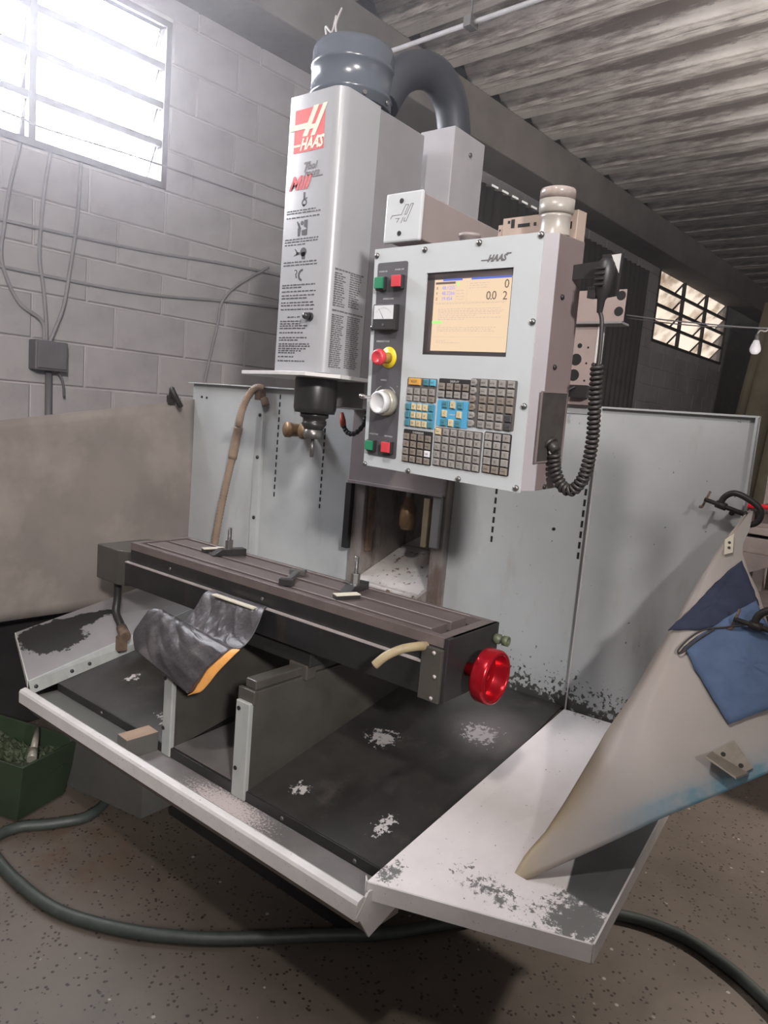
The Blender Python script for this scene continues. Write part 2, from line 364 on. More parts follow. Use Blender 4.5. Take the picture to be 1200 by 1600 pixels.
# =================================================================== THE SETTING
def bbox(name, lo, hi, mat, bevel=0.0, parent=None):
    bm = newbm(); add_box(bm, lo, hi, 0, BR); return put(name, bm, mat, parent, bevel)
bm = newbm(); add_box(bm, (-4,-5,-0.12), (9,14,0.0)); struct(put('floor', bm, m_floor))
XW = -1.88                                             # face of the block wall in the hall's frame
wins = [(-1.28, 0.62, 2.475, 3.20), (7.05, 9.55, 2.56, 3.36)]
bm = newbm()
ys = [-3.5, wins[0][0], wins[0][1], wins[1][0], wins[1][1], 12.5]
for i in range(5):
    y0, y1 = ys[i], ys[i+1]; wn = {1: wins[0], 3: wins[1]}.get(i)
    if wn: add_box(bm, (XW-0.16, y0, 0), (XW-0.003, y1, wn[2]), 0, BR); add_box(bm, (XW-0.16, y0, wn[3]), (XW-0.003, y1, 4.3), 0, BR)
    else: add_box(bm, (XW-0.16, y0, 0), (XW-0.003, y1, 4.3), 0, BR)
wall = struct(put('wall_left', bm, m_mortar))
# concrete blocks of the wall, each one its own piece, in running bond
bmb = newbm(); add_box(bmb, (0.0, 0.004, 0.004), (0.019, 0.396, 0.201))
bmesh.ops.bevel(bmb, geom=[e for e in bmb.edges if all(abs(v.co.x-0.019) < 1e-6 for v in e.verts)], offset=0.006, segments=1, affect='EDGES')
block_me = bpy.data.meshes.new('concrete_block'); bmb.to_mesh(block_me); bmb.free(); block_me.materials.append(m_wall)
def block_free(y0, y1, z0, z1):
    for a, b, c, d in wins:
        if y1 > a-0.02 and y0 < b+0.02 and z1 > c-0.02 and z0 < d+0.02: return False
    return True
cells = []
for r in range(-7, 13):
    z0 = 1.41 + 0.205*r
    if z0 < -0.05 or z0 + 0.2 > 4.3: continue
    off = 0.407 if r % 2 else 0.66
    for k in range(-8, 29):
        y0 = off + 0.4*k
        if y0 < -2.3 or y0 > 11.5: continue
        if block_free(y0, y0+0.4, z0, z0+0.205): cells.append((y0, z0, 0, 0.4))
        else:                                            # cut blocks beside a window
            for a, b, c, d in wins:
                if z0+0.205 > c-0.02 and z0 < d+0.02:
                    if y0 < a-0.05 < y0+0.4 and z0 < d: cells.append((y0, z0, 0, a-0.03-y0))
                    if y0 < b+0.05 < y0+0.4 and z0 < d: cells.append((b+0.03, z0, 0, y0+0.4-b-0.03))
eye = BR.inverted() @ Vector((1.5,-1.5,1.4))
cells = [c for c in cells if c[0] > -0.75 and (c[1] > 0.9 or c[0] > 2.5)]
cells.sort(key=lambda c: (c[0]-eye.y)**2 + (c[1]-eye.z)**2)
for y0, z0, _, ln in cells[:300]:
    o = bpy.data.objects.new('concrete_block', block_me); S.collection.objects.link(o); o.parent = wall
    o.matrix_local = BR @ Matrix.Translation((XW-0.014+random.uniform(0,0.003), y0, z0)) @ Matrix.Diagonal((1, ln/0.4, 1, 1))
    WM[o.name] = I4
bm = newbm()
for y0, z0, _, ln in cells[300:]: add_box(bm, (XW-0.014, y0+0.006, z0+0.006), (XW+0.008, y0+ln-0.006, z0+0.199), 0, BR)
tag(put('far_blocks', bm, m_wall, wall), kind='stuff')
# windows: iron frame, tilted frosted louvres
def window(name, y0, y1, z0, z1, bars, rows, fm, pmx, tilt, d=0.035):
    bm = newbm(); e = 0.03
    for lo, hi in (((XW-0.05,y0-e,z0-e),(XW+0.015,y1+e,z0)), ((XW-0.05,y0-e,z1),(XW+0.015,y1+e,z1+e)), ((XW-0.05,y0-e,z0),(XW+0.015,y0,z1)), ((XW-0.05,y1,z0),(XW+0.015,y1+e,z1))):
        add_box(bm, lo, hi, 0, BR)
    w = struct(put(name, bm, fm))
    for b in bars:
        bbox('mullion', (XW-0.03, b-0.016, z0), (XW+0.01, b+0.016, z1), fm, 0, w)
    edges = [y0] + list(bars) + [y1]; h = (z1-z0)/rows
    for i in range(rows):
        zb = z0 + h*i
        if i: bbox('louvre_bar', (XW-0.03, y0, zb-0.016), (XW+0.005, y1, zb+0.016), fm, 0, w)
        for a, b in zip(edges, edges[1:]):
            bm = newbm(); c = [(XW-0.02, a+0.018, zb+h-0.012), (XW-0.02, b-0.018, zb+h-0.012), (XW-0.02+tilt, b-0.018, zb+0.015), (XW-0.02+tilt, a+0.018, zb+0.015)]
            add_prism(bm, [BR @ Vector(p) for p in c], BR.to_3x3() @ Vector((-0.004, 0, 0)))
            put('pane', bm, pmx, w)
            for yy in (a+0.018, b-0.018):
                bm = newbm(); add_tube(bm, [BR @ Vector((XW-0.018, yy, zb+h-0.012)), BR @ Vector((XW-0.018+tilt, yy, zb+0.012))], 0.006, 6, smooth=0)
                put('stay_rod', bm, fm, w)
    return w
window('window_1', *wins[0], [-0.01-0.63, -0.01], 4, m_frame, m_pane, -0.085)
window('window_2', *wins[1], [7.05+0.83, 7.05+1.67], 4, m_rframe, m_spane, -0.15)
# beam under the ends of the roof channels
bbox('trim_1', (XW-0.1, -3.5, 3.345), (-1.55, 12.5, 3.66), m_beam, 0.01)['kind'] = 'structure'
# roof of precast trapezoid channels lying on the beam
ceil = bbox('ceiling', (XW-0.2, -4.2, 3.94), (7.5, 12.5, 4.02), m_beam); struct(ceil)
prof = [(0.0,3.655),(0.10,3.655),(0.118,3.90),(0.20,3.90),(0.385,3.66),(0.444,3.655),(0.444,3.69),(0.40,3.69),(0.213,3.93),(0.105,3.93),(0.085,3.69),(0.0,3.69)]
bm = newbm(); add_prism(bm, [(0,y,z) for y, z in prof], (8.9,0,0))
bmesh.ops.recalc_face_normals(bm, faces=bm.faces)
ch_me = bpy.data.meshes.new('roof_channel'); bm.to_mesh(ch_me); bm.free(); ch_me.materials.append(m_conc)
for k in range(-14, 22):
    o = bpy.data.objects.new('roof_channel', ch_me); S.collection.objects.link(o); o.parent = ceil
    o.matrix_local = BR @ Matrix.Translation((-1.62 + random.uniform(-0.01,0.01), 2.47-0.09 + 0.449*k, random.uniform(0,0.006))); WM[o.name] = I4
# far wall closing the hall, and the wall behind the viewer's left
bbox('wall_back', (XW-0.1, 12.2, 0), (8.5, 12.35, 4.2), m_beam)['kind'] = 'structure'
bbox('wall_front', (XW-0.1, -3.6, 0), (0.2, -3.45, 4.2), m_mortar)['kind'] = 'structure'
# corrugated dark sheet fixed on the wall behind the machine
m_corr = Mat('dark_corrugated_sheet', (0.085, 0.078, 0.075), 0.5).vary(4, 0.3).done()
bm = newbm()
def corr(y0, y1, z0, z1, amp=0.02, per=0.12, x=XW+0.045):
    n = int((y1-y0)/per*8)
    add_grid(bm, lambda u, v: BR @ Vector((x + amp*math.sin(2*math.pi*(u*(y1-y0))/per), y0+u*(y1-y0), z0+v*(z1-z0))), n, 1)
corr(2.95, 6.6, 0.4, 3.235)
tag(put('corrugated_sheet', bm, m_corr, solid=0.003), 'dark corrugated metal sheet on the block wall behind the milling machine', 'metal sheet')
m_slit = Mat('daylight_slit', (1,1,1)).emit((1.0,0.97,0.93), 0.5).done()
sl = None
for i in range(8):
    y = 3.42 + 0.15*i
    bm = newbm(); add_box(bm, (XW+0.067, y, 3.236), (XW+0.074, y+0.085, 3.249), 0, BR)
    tag(put('light_gap', bm, m_slit, wall), kind=None)

# unseen blockers added to keep the aisle lamp off the right splash panel and floor
struct(box('light_blocker_right', (3.12,-2.02,0.0), (5.2,-1.96,2.54), m_mortar, None, 0.0))
struct(box('light_blocker_aisle', (3.06,-3.4,0.0), (3.12,-2.02,2.19), m_mortar, None, 0.0))
# haze volume added mostly to imitate lens glare around the bright window
hz_ = bpy.data.materials.new('glare_haze'); hz_.use_nodes = True; nt = hz_.node_tree; nt.nodes.clear()
vo_ = nt.nodes.new('ShaderNodeOutputMaterial'); vs_ = nt.nodes.new('ShaderNodeVolumeScatter')
vs_.inputs['Color'].default_value = (0.92,0.92,1.0,1); vs_.inputs['Anisotropy'].default_value = 0.72
tc_ = nt.nodes.new('ShaderNodeTexCoord'); sz_ = nt.nodes.new('ShaderNodeSeparateXYZ'); nt.links.new(tc_.outputs['Object'], sz_.inputs[0])
mr_ = nt.nodes.new('ShaderNodeMapRange'); mr_.interpolation_type = 'SMOOTHSTEP'                      # glare haze is denser high up, nearly clear near the floor
for i_, v_ in zip((1,2,3,4), (1.1, 2.7, HAZE*0.04, HAZE)): mr_.inputs[i_].default_value = v_
nt.links.new(sz_.outputs[2], mr_.inputs[0]); nt.links.new(mr_.outputs[0], vs_.inputs['Density'])
nt.links.new(vs_.outputs[0], vo_.inputs['Volume'])
haze_vol = bbox('glare_haze', (XW+0.10, -3.4, 0.02), (3.2, 4.5, 3.64), hz_); tag(haze_vol, kind='structure')

# =================================================================== WALL CABLES AND BOXES
def cable(name, pts, r, label, mat=None, bld=True, group=None, cat='cable', n=8):
    bm = newbm(); add_tube(bm, [(BR @ Vector(p)) if bld else p for p in pts], r, 8, smooth=n)
    return tag(put(name, bm, mat or m_blackp), label, cat, group)
m_wire = plain('grey_wire', (0.25, 0.24, 0.25), 0.6)
XC = XW+0.012
cable('wall_wire', [(XC,-0.75,2.555),(XC,-0.1,2.545),(XC,0.04,2.535),(XC,0.57,2.553),(XC,1.5,2.56),(XC,2.6,2.565)], 0.005, 'thin wire crossing in front of the large bright window', m_wire)
cable('wall_wire', [(XC,-0.75,2.09),(XC,0.42,2.115),(XC,1.2,2.165),(XC,2.6,2.20)], 0.008, 'upper of the two long horizontal wires on the block wall below the large window', m_wire)
cable('wall_wire', [(XC,-0.75,1.915),(XC,0.42,1.905),(XC,1.2,1.97),(XC,2.6,2.05)], 0.008, 'lower of the two long horizontal wires on the block wall below the large window', m_wire)
cable('wall_cable', [(XC+0.01,1.33,2.20),(XC+0.01,1.12,2.06),(XC+0.01,1.02,1.95),(XC+0.01,0.995,1.81),(XC+0.01,0.95,1.60),(XC+0.01,0.93,1.46),(XC+0.01,0.95,1.30)], 0.007, 'thin drooping cable on the wall just above the left rear splash panel', m_wire)
for pts, lb in (([(XC,-0.06,2.44),(XC,-0.10,2.25),(XC,-0.12,2.1),(XC,-0.13,1.93),(XC,-0.06,1.77),(XC+.01,0.04,1.70),(XC+.01,0.055,1.61)], 'leftmost of the three cables dropping to the wall box'),
                ([(XC,0.07,2.44),(XC,0.045,2.26),(XC,0.03,2.0),(XC,0.05,1.85),(XC+.01,0.06,1.72),(XC+.01,0.065,1.61)], 'middle cable dropping to the wall box'),
                ([(XC,0.21,2.44),(XC,0.20,2.2),(XC,0.17,1.95),(XC+.01,0.14,1.78),(XC+.01,0.10,1.66),(XC+.01,0.08,1.61)], 'rightmost of the three cables dropping to the wall box')):
    cable('drop_cable', pts, 0.009, lb, m_wire, group='cables dropping to the wall box')
eb = empty('switch_box', BR @ Vector((XW+0.01,0.06,1.48)), 'dark electrical box mounted on the block wall above the grey sheet', 'electrical box')
m_ebox = plain('dusty_box', (0.12,0.115,0.125), 0.6)
bbox('box_body', (XW+0.008,-0.01,1.475), (XW+0.085,0.14,1.61), m_ebox, 0.006, eb)
bbox('box_cover', (XW+0.085,0.0,1.485), (XW+0.093,0.13,1.60), m_ebox, 0.003, eb)
bm = newbm(); add_tube(bm, [BR @ Vector(p) for p in ((XW+0.03,0.075,1.48),(XW+0.03,0.078,1.2),(XW+0.03,0.08,0.9))], 0.016, 10, smooth=0); put('conduit', bm, m_ebox, eb)
bm = newbm(); add_tube(bm, [BR @ Vector(p) for p in ((XW+0.04,0.11,1.48),(XW+0.045,0.135,1.43),(XW+0.04,0.145,1.36))], 0.006, 8); put('loose_wire', bm, m_ebox, eb)

# hanging white conduit under the roof
pp = empty('light_pipe', BR @ Vector((-0.6,1.4,3.2)), 'thin white pipe hung under the roof channels above the motor', 'pipe')
m_wpipe = plain('white_pipe', (0.42,0.40,0.40), 0.45)
bm = newbm(); add_cyl(bm, BR @ Vector((-1.52,1.38,3.2)), BR @ Vector((5.5,1.46,3.2)), 0.011, seg=12); put('pipe', bm, m_wpipe, pp)
bm = newbm(); add_cyl(bm, BR @ Vector((-1.52,1.405,3.212)), BR @ Vector((5.5,1.485,3.212)), 0.006, seg=8); put('wire', bm, m_wire, pp)
for x in (-0.59, 2.2):
    bm = newbm(); add_cyl(bm, BR @ Vector((x,1.395,3.21)), BR @ Vector((x,1.395,3.68)), 0.004, seg=8); add_box(bm, (x-0.02,1.365,3.18), (x+0.02,1.425,3.225), 0, BR); put('hanger', bm, m_frame, pp)

# light bulb and the wires across the hall
cable('overhead_wire', [(-0.85,4.0,2.32),(-0.5,4.0,2.27),(0.0,4.0,2.215),(0.3,4.0,2.2),(1.2,4,2.16)], 0.005, 'pale wire stretched across the hall in front of the small far window', m_wire)
cable('overhead_wire', [(-0.85,4.02,2.30),(-0.3,4.02,2.23),(0.3,4.02,2.205),(1.2,4.02,2.17)], 0.004, 'darker lower strand of the wire stretched past the small far window', m_frame)
lb = empty('light_bulb', BR @ Vector((0.101,4.0,2.06)), 'white bulb hanging from the overhead wire near the curtain', 'light bulb')
m_bulb = Mat('bulb_glass', (0.72,0.70,0.72), 0.3).emit((1,0.96,1), 0.22).done()
bm = newbm(); c = BR @ Vector((0.101,4.0,2.065))
add_lathe(bm, [(0.0,-0.036),(0.02,-0.032),(0.034,-0.015),(0.036,0.002),(0.031,0.022),(0.021,0.048),(0.017,0.06),(0.0,0.061)], c, seg=20); put('globe', bm, m_bulb, lb)
bm = newbm(); add_cyl(bm, c+Vector((0,0,0.06)), c+Vector((0,0,0.10)), 0.014, seg=12); put('socket', bm, m_frame, lb)
bm = newbm(); add_tube(bm, [c+Vector((0,0,0.10)), c+Vector((0.015,0,0.125)), c+Vector((0.05,0,0.12)), c+Vector((0.07,0,0.15))], 0.005, 8); put('lead', bm, m_wpipe, lb)
# curtain at the far right
bm = newbm()
def cur(u, v):
    y = 8.0; x = -0.98 + 1.7*u + 0.05*math.sin(u*40) ; z = 3.35 - 3.3*v
    return BR @ Vector((x - 0.30*math.sin(v*1.2)*(1-u), y + 0.05*math.cos(u*40) , z - 0.25*(1-u)**3*(1-v)))
add_grid(bm, cur, 80, 12)
m_cur = Mat('olive_curtain', (0.24,0.21,0.145), 0.9).vary(4, 0.3).done()
tag(put('curtain', bm, m_cur, solid=0.004), 'olive curtain hanging in folds at the dark end of the hall', 'curtain')

# =================================================================== MILLING MACHINE
mill = empty('milling_machine', (0,0,0), 'grey toolroom milling machine with a long slotted table over a chip tray', 'machine')
# --- head cover
def rounded_u(x0, x1, y0, y1, r, n=8):
    pts = [(x0, y1), (x0, y0+0.012)] + [(x0+0.012-0.012*math.cos(t), y0+0.012-0.012*math.sin(t)) for t in [math.pi/2*i/3 for i in range(1,4)]]
    for i in range(n+1):
        t = math.pi/2*i/n; pts.append((x1-r+r*math.sin(t), y0+r-r*math.cos(t)))
    pts.append((x1, y1)); return pts
bm = newbm(); fs = add_prism(bm, [(x,y,1.505) for x,y in rounded_u(-0.103,0.10,-0.02,0.14,0.036)], (0,0,0.755))
for f in bm.faces:
    if len(f.verts) == 4: f.smooth = True
o = put('head_cover', bm, m_head, mill)
md = o.modifiers.new('es', 'EDGE_SPLIT'); md.split_angle = math.radians(35)
box('head_cover_rear', (-0.10,0.142,1.505), (0.097,0.36,2.257), plain('head_rear_paint',(0.25,0.245,0.26),0.35,0,0.1), mill, 0.003)
# print on the head cover
m_emred = plain('emblem_red', (0.62,0.10,0.10), 0.4); m_emcream = plain('emblem_cream', (0.72,0.68,0.55), 0.4); m_ink = plain('black_ink', (0.05,0.05,0.055), 0.5); m_ink2 = plain('grey_ink', (0.14,0.135,0.14), 0.5)
m_inkred = plain('red_ink', (0.60,0.08,0.09), 0.5)
YF = -0.0208
def fpoly(bm, pts, y, th=0.0006, mi=0):
    add_prism(bm, [(x,y,z) for x, z in pts], (0,th,0), mi)
def hpoints(sc, ox, oz, k=0.0):
    """slanted H with a tail; unit box 0..1 x, 0..1 z up"""
    st = lambda x0, zt, x1, zb, wd: [(x0,zt),(x0+wd,zt),(x1+wd,zb),(x1,zb)]
    return [[(ox+a*sc[0], oz+b*sc[1]) for a, b in q] for q in (
        st(0.62,1.02,0.28,0.36,0.17), st(0.93,1.02,0.56,0.34,0.15),
        [(-0.12,0.66),(0.47,0.66),(0.40,0.53),(-0.18,0.53)], [(0.52,0.60),(0.78,0.60),(0.72,0.50),(0.47,0.50)])]
bm = newbm(); fpoly(bm, [(-0.073,2.106),(0.042,2.106),(0.040,2.2205),(-0.074,2.2205)], YF)
em = put('emblem', bm, m_emred, mill)
bm = newbm()
for i_, q in enumerate(hpoints((0.112,0.115), -0.072, 2.106)): fpoly(bm, q, YF-0.0006-0.0001*i_)
FM = lambda x, z, y=YF-0.0006: face_mtx((x,y,z), (1,0,0), (0,0,1))
add_text(bm, 'HAAS', 0.034, FM(-0.048,2.1125) @ Matrix.Diagonal((1.0,1.25,1,1)), shear=0.35, bold=0.0012)
fpoly(bm, [(-0.074,2.128),(-0.045,2.128),(-0.047,2.122),(-0.076,2.122)], YF-0.0006); fpoly(bm, [(0.020,2.142),(0.044,2.142),(0.042,2.136),(0.018,2.136)], YF-0.0006)
put('emblem_lettering', bm, m_emcream, em)
bm = newbm()
add_text(bm, 'T', 0.036, FM(-0.033,2.052), shear=0.35, bold=0.0012); add_text(bm, 'ool', 0.026, FM(-0.014,2.058), shear=0.35, bold=0.0006)
add_text(bm, 'room', 0.025, FM(-0.024,2.040), shear=0.35, bold=0.0006); fpoly(bm, [(-0.006,2.038),(0.047,2.038),(0.047,2.035),(-0.006,2.035)], YF-0.0006)
put('name_lettering', bm, m_ink2, mill)
bm = newbm(); add_text(bm, 'Mill', 0.050, FM(-0.082,2.008), shear=0.45, bold=0.0018, space=1.05); put('name_lettering', bm, m_inkred, mill)
bm = newbm()                                           # pictograms: gloved hand, trapped hand, goggled head, wrench
def disc(bm, cx, cz, r, n=14): fpoly(bm, [(cx+r*math.cos(2*math.pi*i/n), cz+r*math.sin(2*math.pi*i/n)) for i in range(n)], YF)
def ring(bm, cx, cz, r, r2, n=16, a0=0, a1=2*math.pi):
    for i in range(n):
        t0, t1 = a0+(a1-a0)*i/n, a0+(a1-a0)*(i+1)/n
        fpoly(bm, [(cx+r*math.cos(t0),cz+r*math.sin(t0)),(cx+r*math.cos(t1),cz+r*math.sin(t1)),(cx+r2*math.cos(t1),cz+r2*math.sin(t1)),(cx+r2*math.cos(t0),cz+r2*math.sin(t0))], YF)
fpoly(bm, [(-0.022,1.998),(-0.015,1.998),(-0.014,1.978),(-0.021,1.978)], YF); ring(bm, -0.017,1.970,0.010,0.006); disc(bm,-0.018,1.963,0.004)
fpoly(bm, [(-0.015,1.981),(-0.007,1.984),(-0.007,1.981),(-0.015,1.978)], YF)
fpoly(bm, [(-0.012,1.923),(0.001,1.923),(0.002,1.882),(-0.001,1.882),(-0.001,1.900),(-0.012,1.905)], YF); fpoly(bm, [(-0.020,1.895),(-0.001,1.898),(0.0,1.881),(-0.018,1.882)], YF)
for q in ([(-0.041,1.920),(-0.037,1.921),(-0.028,1.902),(-0.032,1.900)], [(-0.034,1.915),(-0.031,1.916),(-0.026,1.903),(-0.029,1.902)], [(-0.036,1.902),(-0.024,1.904),(-0.026,1.880),(-0.034,1.880)]): fpoly(bm, q, YF)
disc(bm, -0.020,1.915,0.006)
disc(bm, -0.008,1.836,0.0125); fpoly(bm, [(-0.016,1.836),(0.0,1.836),(0.0,1.816),(-0.012,1.816)], YF)
for q in ([(-0.043,1.845),(-0.040,1.846),(-0.026,1.832),(-0.028,1.830)], [(-0.045,1.826),(-0.043,1.829),(-0.026,1.835),(-0.027,1.832)], [(-0.036,1.838),(-0.022,1.836),(-0.022,1.830),(-0.036,1.828)]): fpoly(bm, q, YF)
ring(bm, -0.034,1.782,0.007,0.0045,12,-1.6,2.2); fpoly(bm, [(-0.034,1.777),(-0.031,1.776),(-0.027,1.766),(-0.031,1.765)], YF); ring(bm,-0.006,1.773,0.017,0.011,14,1.5,4.6)
tag(put('warning_pictograms', bm, m_ink, mill), kind='stuff')
bm = newbm()                                           # small illegible print, kept as short strokes
def line(x0, x1, z, h=0.0042):
    x = x0
    while x < x1-0.004:
        wd = random.uniform(0.006,0.017); wd = min(wd, x1-x); k = x
        while k < x+wd-0.0012:
            fpoly(bm, [(k,z),(k+0.0015,z),(k+0.0015,z+h*random.uniform(0.6,1)),(k,z+h*random.uniform(0.7,1))], YF, 0.0005); k += 0.0023
        x += wd + 0.003
for z, x1 in ((1.949,0.030),(1.942,0.052),(1.930,0.045),(1.871,0.052),(1.864,0.048),(1.856,0.0),(1.808,0.048),(1.800,0.050),(1.745,0.048),(1.738,0.0),(1.727,0.052),(1.716,0.052),(1.708,0.018),(1.696,0.046),(1.688,0.050),(1.677,0.052),
              (1.644,0.0),(1.637,0.0),(1.631,0.03),(1.624,0.02),(1.612,0.018),(1.598,0.028),(1.591,0.0),(1.580,0.040),(1.574,0.044),(1.567,0.030),(1.561,0.012),(1.555,-0.01),(1.544,-0.02),(1.532,0.025)):
    line(-0.084, x1, z)
line(-0.055, -0.02, 1.6555); line(-0.016, -0.003, 1.656)
tag(put('warning_print', bm, m_ink, mill), kind='stuff')
bm = newbm(); XS = 0.1005
def sline(y0, y1, z, h=0.003):
    y = y0
    while y < y1-0.003:
        wd = min(random.uniform(0.006,0.02), y1-y)
        add_box(bm, (XS-0.0005,y,z), (XS,y+wd,z+h)); y += wd+0.0025
for i in range(15): sline(0.0+0.0*i, 0.052-random.uniform(0,0.02), 1.778-0.0062*i); sline(0.064, 0.116-random.uniform(0,0.02), 1.783-0.0062*i)
for i in range(26): sline(0.0, 0.052-random.uniform(0,0.012), 1.665-0.0057*i); sline(0.064, 0.124-random.uniform(0,0.012), 1.668-0.0057*i)
sline(0.0,0.125,1.788,0.004); sline(0.0,0.13,1.677,0.004)
tag(put('side_print', bm, m_ink2, mill), kind='stuff')
bm = newbm(); add_cyl(bm, (0.037,-0.02,1.657), (0.037,-0.026,1.657), 0.012, seg=20); add_lathe(bm, [(0.0085,0),(0.010,0.012),(0.0075,0.020),(0.0,0.022)], (0.037,-0.026,1.657), (0,-1,0), 20); put('round_knob', bm, m_dark, mill)
# --- spindle motor drum on the head
dr = (-0.012,0.135)
bm = newbm(); add_lathe(bm, [(0.118,2.262),(0.118,2.285),(0.121,2.287),(0.121,2.296),(0.118,2.299),(0.118,2.362),(0.121,2.364),(0.121,2.374),(0.118,2.377),(0.118,2.412),(0.113,2.426),(0.0,2.430)], (dr[0],dr[1],0), seg=56); drum = put('motor_drum', bm, m_drum, mill)
bm = newbm()
for p in ([(-0.045,0.06,2.42),(-0.05,0.05,2.465),(-0.025,0.05,2.445),(-0.012,0.05,2.485)], [(-0.005,0.06,2.42),(-0.012,0.05,2.46),(0.008,0.05,2.50)]): add_tube(bm, p, 0.0028, 8)
put('wire_tail', bm, m_wpipe, drum)
for a in (-70, -30, 10):
    t = math.radians(a); n = Vector((math.cos(t), math.sin(t), 0)); p = Vector((dr[0],dr[1],2.275)) + n*0.118
    bm = newbm(); add_cyl(bm, p, p+n*0.006, 0.006, seg=10); put('bolt', bm, m_steel, drum)
bm = newbm(); add_tube(bm, [(0.05,0.20,2.30),(0.06,0.25,2.385),(0.075,0.32,2.435),(0.09,0.40,2.445),(0.100,0.47,2.40),(0.102,0.505,2.32),(0.102,0.505,2.27)], 0.053, 20, ribs=1.0, smooth=9); put('duct', bm, m_duct, mill)
m_tall = plain('tall_box_paint', (0.36,0.35,0.37), 0.4, 0, 0.1)
tb = box('cable_box', (0.035,0.42,1.6), (0.165,0.60,2.298), m_tall, mill, 0.003)
for z in (2.24, 1.95):
    bm = newbm(); add_cyl(bm, (0.165,0.515,z), (0.170,0.515,z), 0.007, seg=12); put('screw', bm, m_steel, tb)
# --- spindle nose
bm = newbm(); add_lathe(bm, [(0.05,1.50),(0.062,1.492),(0.064,1.485),(0.064,1.405),(0.060,1.39),(0.0,1.388)], (-0.012,0.075,0), seg=48); sp = put('spindle_housing', bm, m_dark, mill)
bm = newbm(); add_lathe(bm, [(0.043,1.39),(0.043,1.378),(0.034,1.374),(0.034,1.362),(0.038,1.358),(0.030,1.345),(0.026,1.338),(0.0,1.338)], (-0.012,0.075,0), seg=40); put('spindle_nose', bm, m_dark, mill)
bm = newbm(); add_lathe(bm, [(0.018,1.345),(0.029,1.340),(0.029,1.320),(0.025,1.314),(0.0,1.312)], (-0.012,0.075,0), seg=32); ho = put('tool_holder', bm, m_steel, mill)
bm = newbm(); add_cyl(bm, (-0.012,0.075,1.314), (-0.012,0.075,1.258), 0.0055, seg=16); put('cutter', bm, m_steel, ho)
# --- plate under the head
bm = newbm(); pts = [(-0.285,0.02),(-0.262,-0.002),(-0.05,-0.05),(0.07,-0.06),(0.13,0.02),(0.13,0.30),(-0.18,0.30)]
add_prism(bm, [(x,y,1.492) for x,y in pts], (0,0,0.011)); put('guard_plate', bm, plain('white_plate',(0.62,0.61,0.60),0.35), mill, 0.001)
# --- head bridge, column carriage and cover
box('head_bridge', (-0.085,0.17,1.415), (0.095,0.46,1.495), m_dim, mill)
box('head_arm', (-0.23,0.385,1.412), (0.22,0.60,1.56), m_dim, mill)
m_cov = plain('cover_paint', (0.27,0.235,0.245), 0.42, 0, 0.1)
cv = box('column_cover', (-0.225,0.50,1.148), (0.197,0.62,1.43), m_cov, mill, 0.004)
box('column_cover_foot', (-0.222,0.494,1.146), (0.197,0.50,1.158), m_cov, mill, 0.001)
# --- column
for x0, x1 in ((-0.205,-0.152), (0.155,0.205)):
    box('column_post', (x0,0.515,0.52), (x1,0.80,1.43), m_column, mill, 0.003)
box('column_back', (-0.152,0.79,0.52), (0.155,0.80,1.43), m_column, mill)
box('linear_rail', (-0.235,0.50,0.90), (-0.207,0.56,1.145), m_dark, mill)
box('linear_rail', (-0.150,0.53,0.9), (-0.136,0.56,1.15), m_rust, mill)
box('linear_rail', (0.118,0.505,0.965), (0.142,0.53,1.135), m_tan, mill)
box('way_block', (0.158,0.50,0.97), (0.192,0.514,1.146), m_dim, mill)
bm = newbm(); add_prism(bm, [(-0.15,0.50,0.80),(-0.15,0.78,0.90),(-0.15,0.78,0.87),(-0.15,0.50,0.77)], (0.30,0,0)); put('chute', bm, m_chute, mill)
bm = newbm(); add_prism(bm, [(-0.15,0.785,0.90),(0.153,0.785,0.90),(0.153,0.785,1.08),(0.02,0.785,1.10),(-0.02,0.785,0.98)], (0,0.004,0)); put('chute_back', bm, m_chute, mill)
box('chute_lip', (-0.15,0.47,0.755), (0.12,0.50,0.80), m_chute, mill, 0.004)
bm = newbm(); add_prism(bm, [(0.10,0.46,0.75),(0.15,0.51,0.82),(0.15,0.51,0.76)], (0.012,0,0)); put('chute_gusset', bm, m_column, mill)
bm = newbm(); add_lathe(bm, [(0.012,1.15),(0.014,1.13),(0.021,1.085),(0.030,1.08),(0.030,1.01),(0.024,1.005),(0.024,0.998),(0,0.997)], (-0.012,0.60,0), seg=28); put('screw_nut', bm, m_brass, mill)
bm = newbm(); add_lathe(bm, [(0.016,1.43)]+[(0.0165 if i%2 else 0.0145, 1.15-0.006*i) for i in range(11)]+[(0.0,1.08)], (-0.012,0.60,0), seg=20); put('ball_screw', bm, m_steel, mill)
# --- back panels and flanges
YB = 0.55
pl = box('splash_panel', (-1.235,YB,0.58), (-0.784,YB+0.006,1.475), m_back, mill, 0.001)
box('top_flange', (-1.24,YB-0.028,1.472), (-0.77,YB+0.004,1.477), m_back, pl, 0.0)
for p in ((-1.17,1.415),(-1.135,1.413)):
    bm = newbm(); add_cyl(bm, (p[0],YB,p[1]), (p[0],YB-0.003,p[1]), 0.0055, seg=10); put('hole', bm, m_black, pl)
fs_ = box('seam_strip', (-0.786,YB-0.016,0.58), (-0.744,YB+0.002,1.475), m_back, mill, 0.001)
for z in (1.36, 1.185, 0.93):
    bm = newbm(); add_lathe(bm, [(0.008,0),(0.007,0.004),(0,0.006)], (-0.762,YB-0.016,z), (0,-1,0), 12); put('screw', bm, m_dark, fs_)
pl = box('splash_panel', (-0.744,YB,0.56), (-0.205,YB+0.006,1.475), m_back, mill, 0.001)
box('top_flange', (-0.744,YB-0.025,1.472), (-0.205,YB+0.004,1.477), m_back, pl, 0.0)
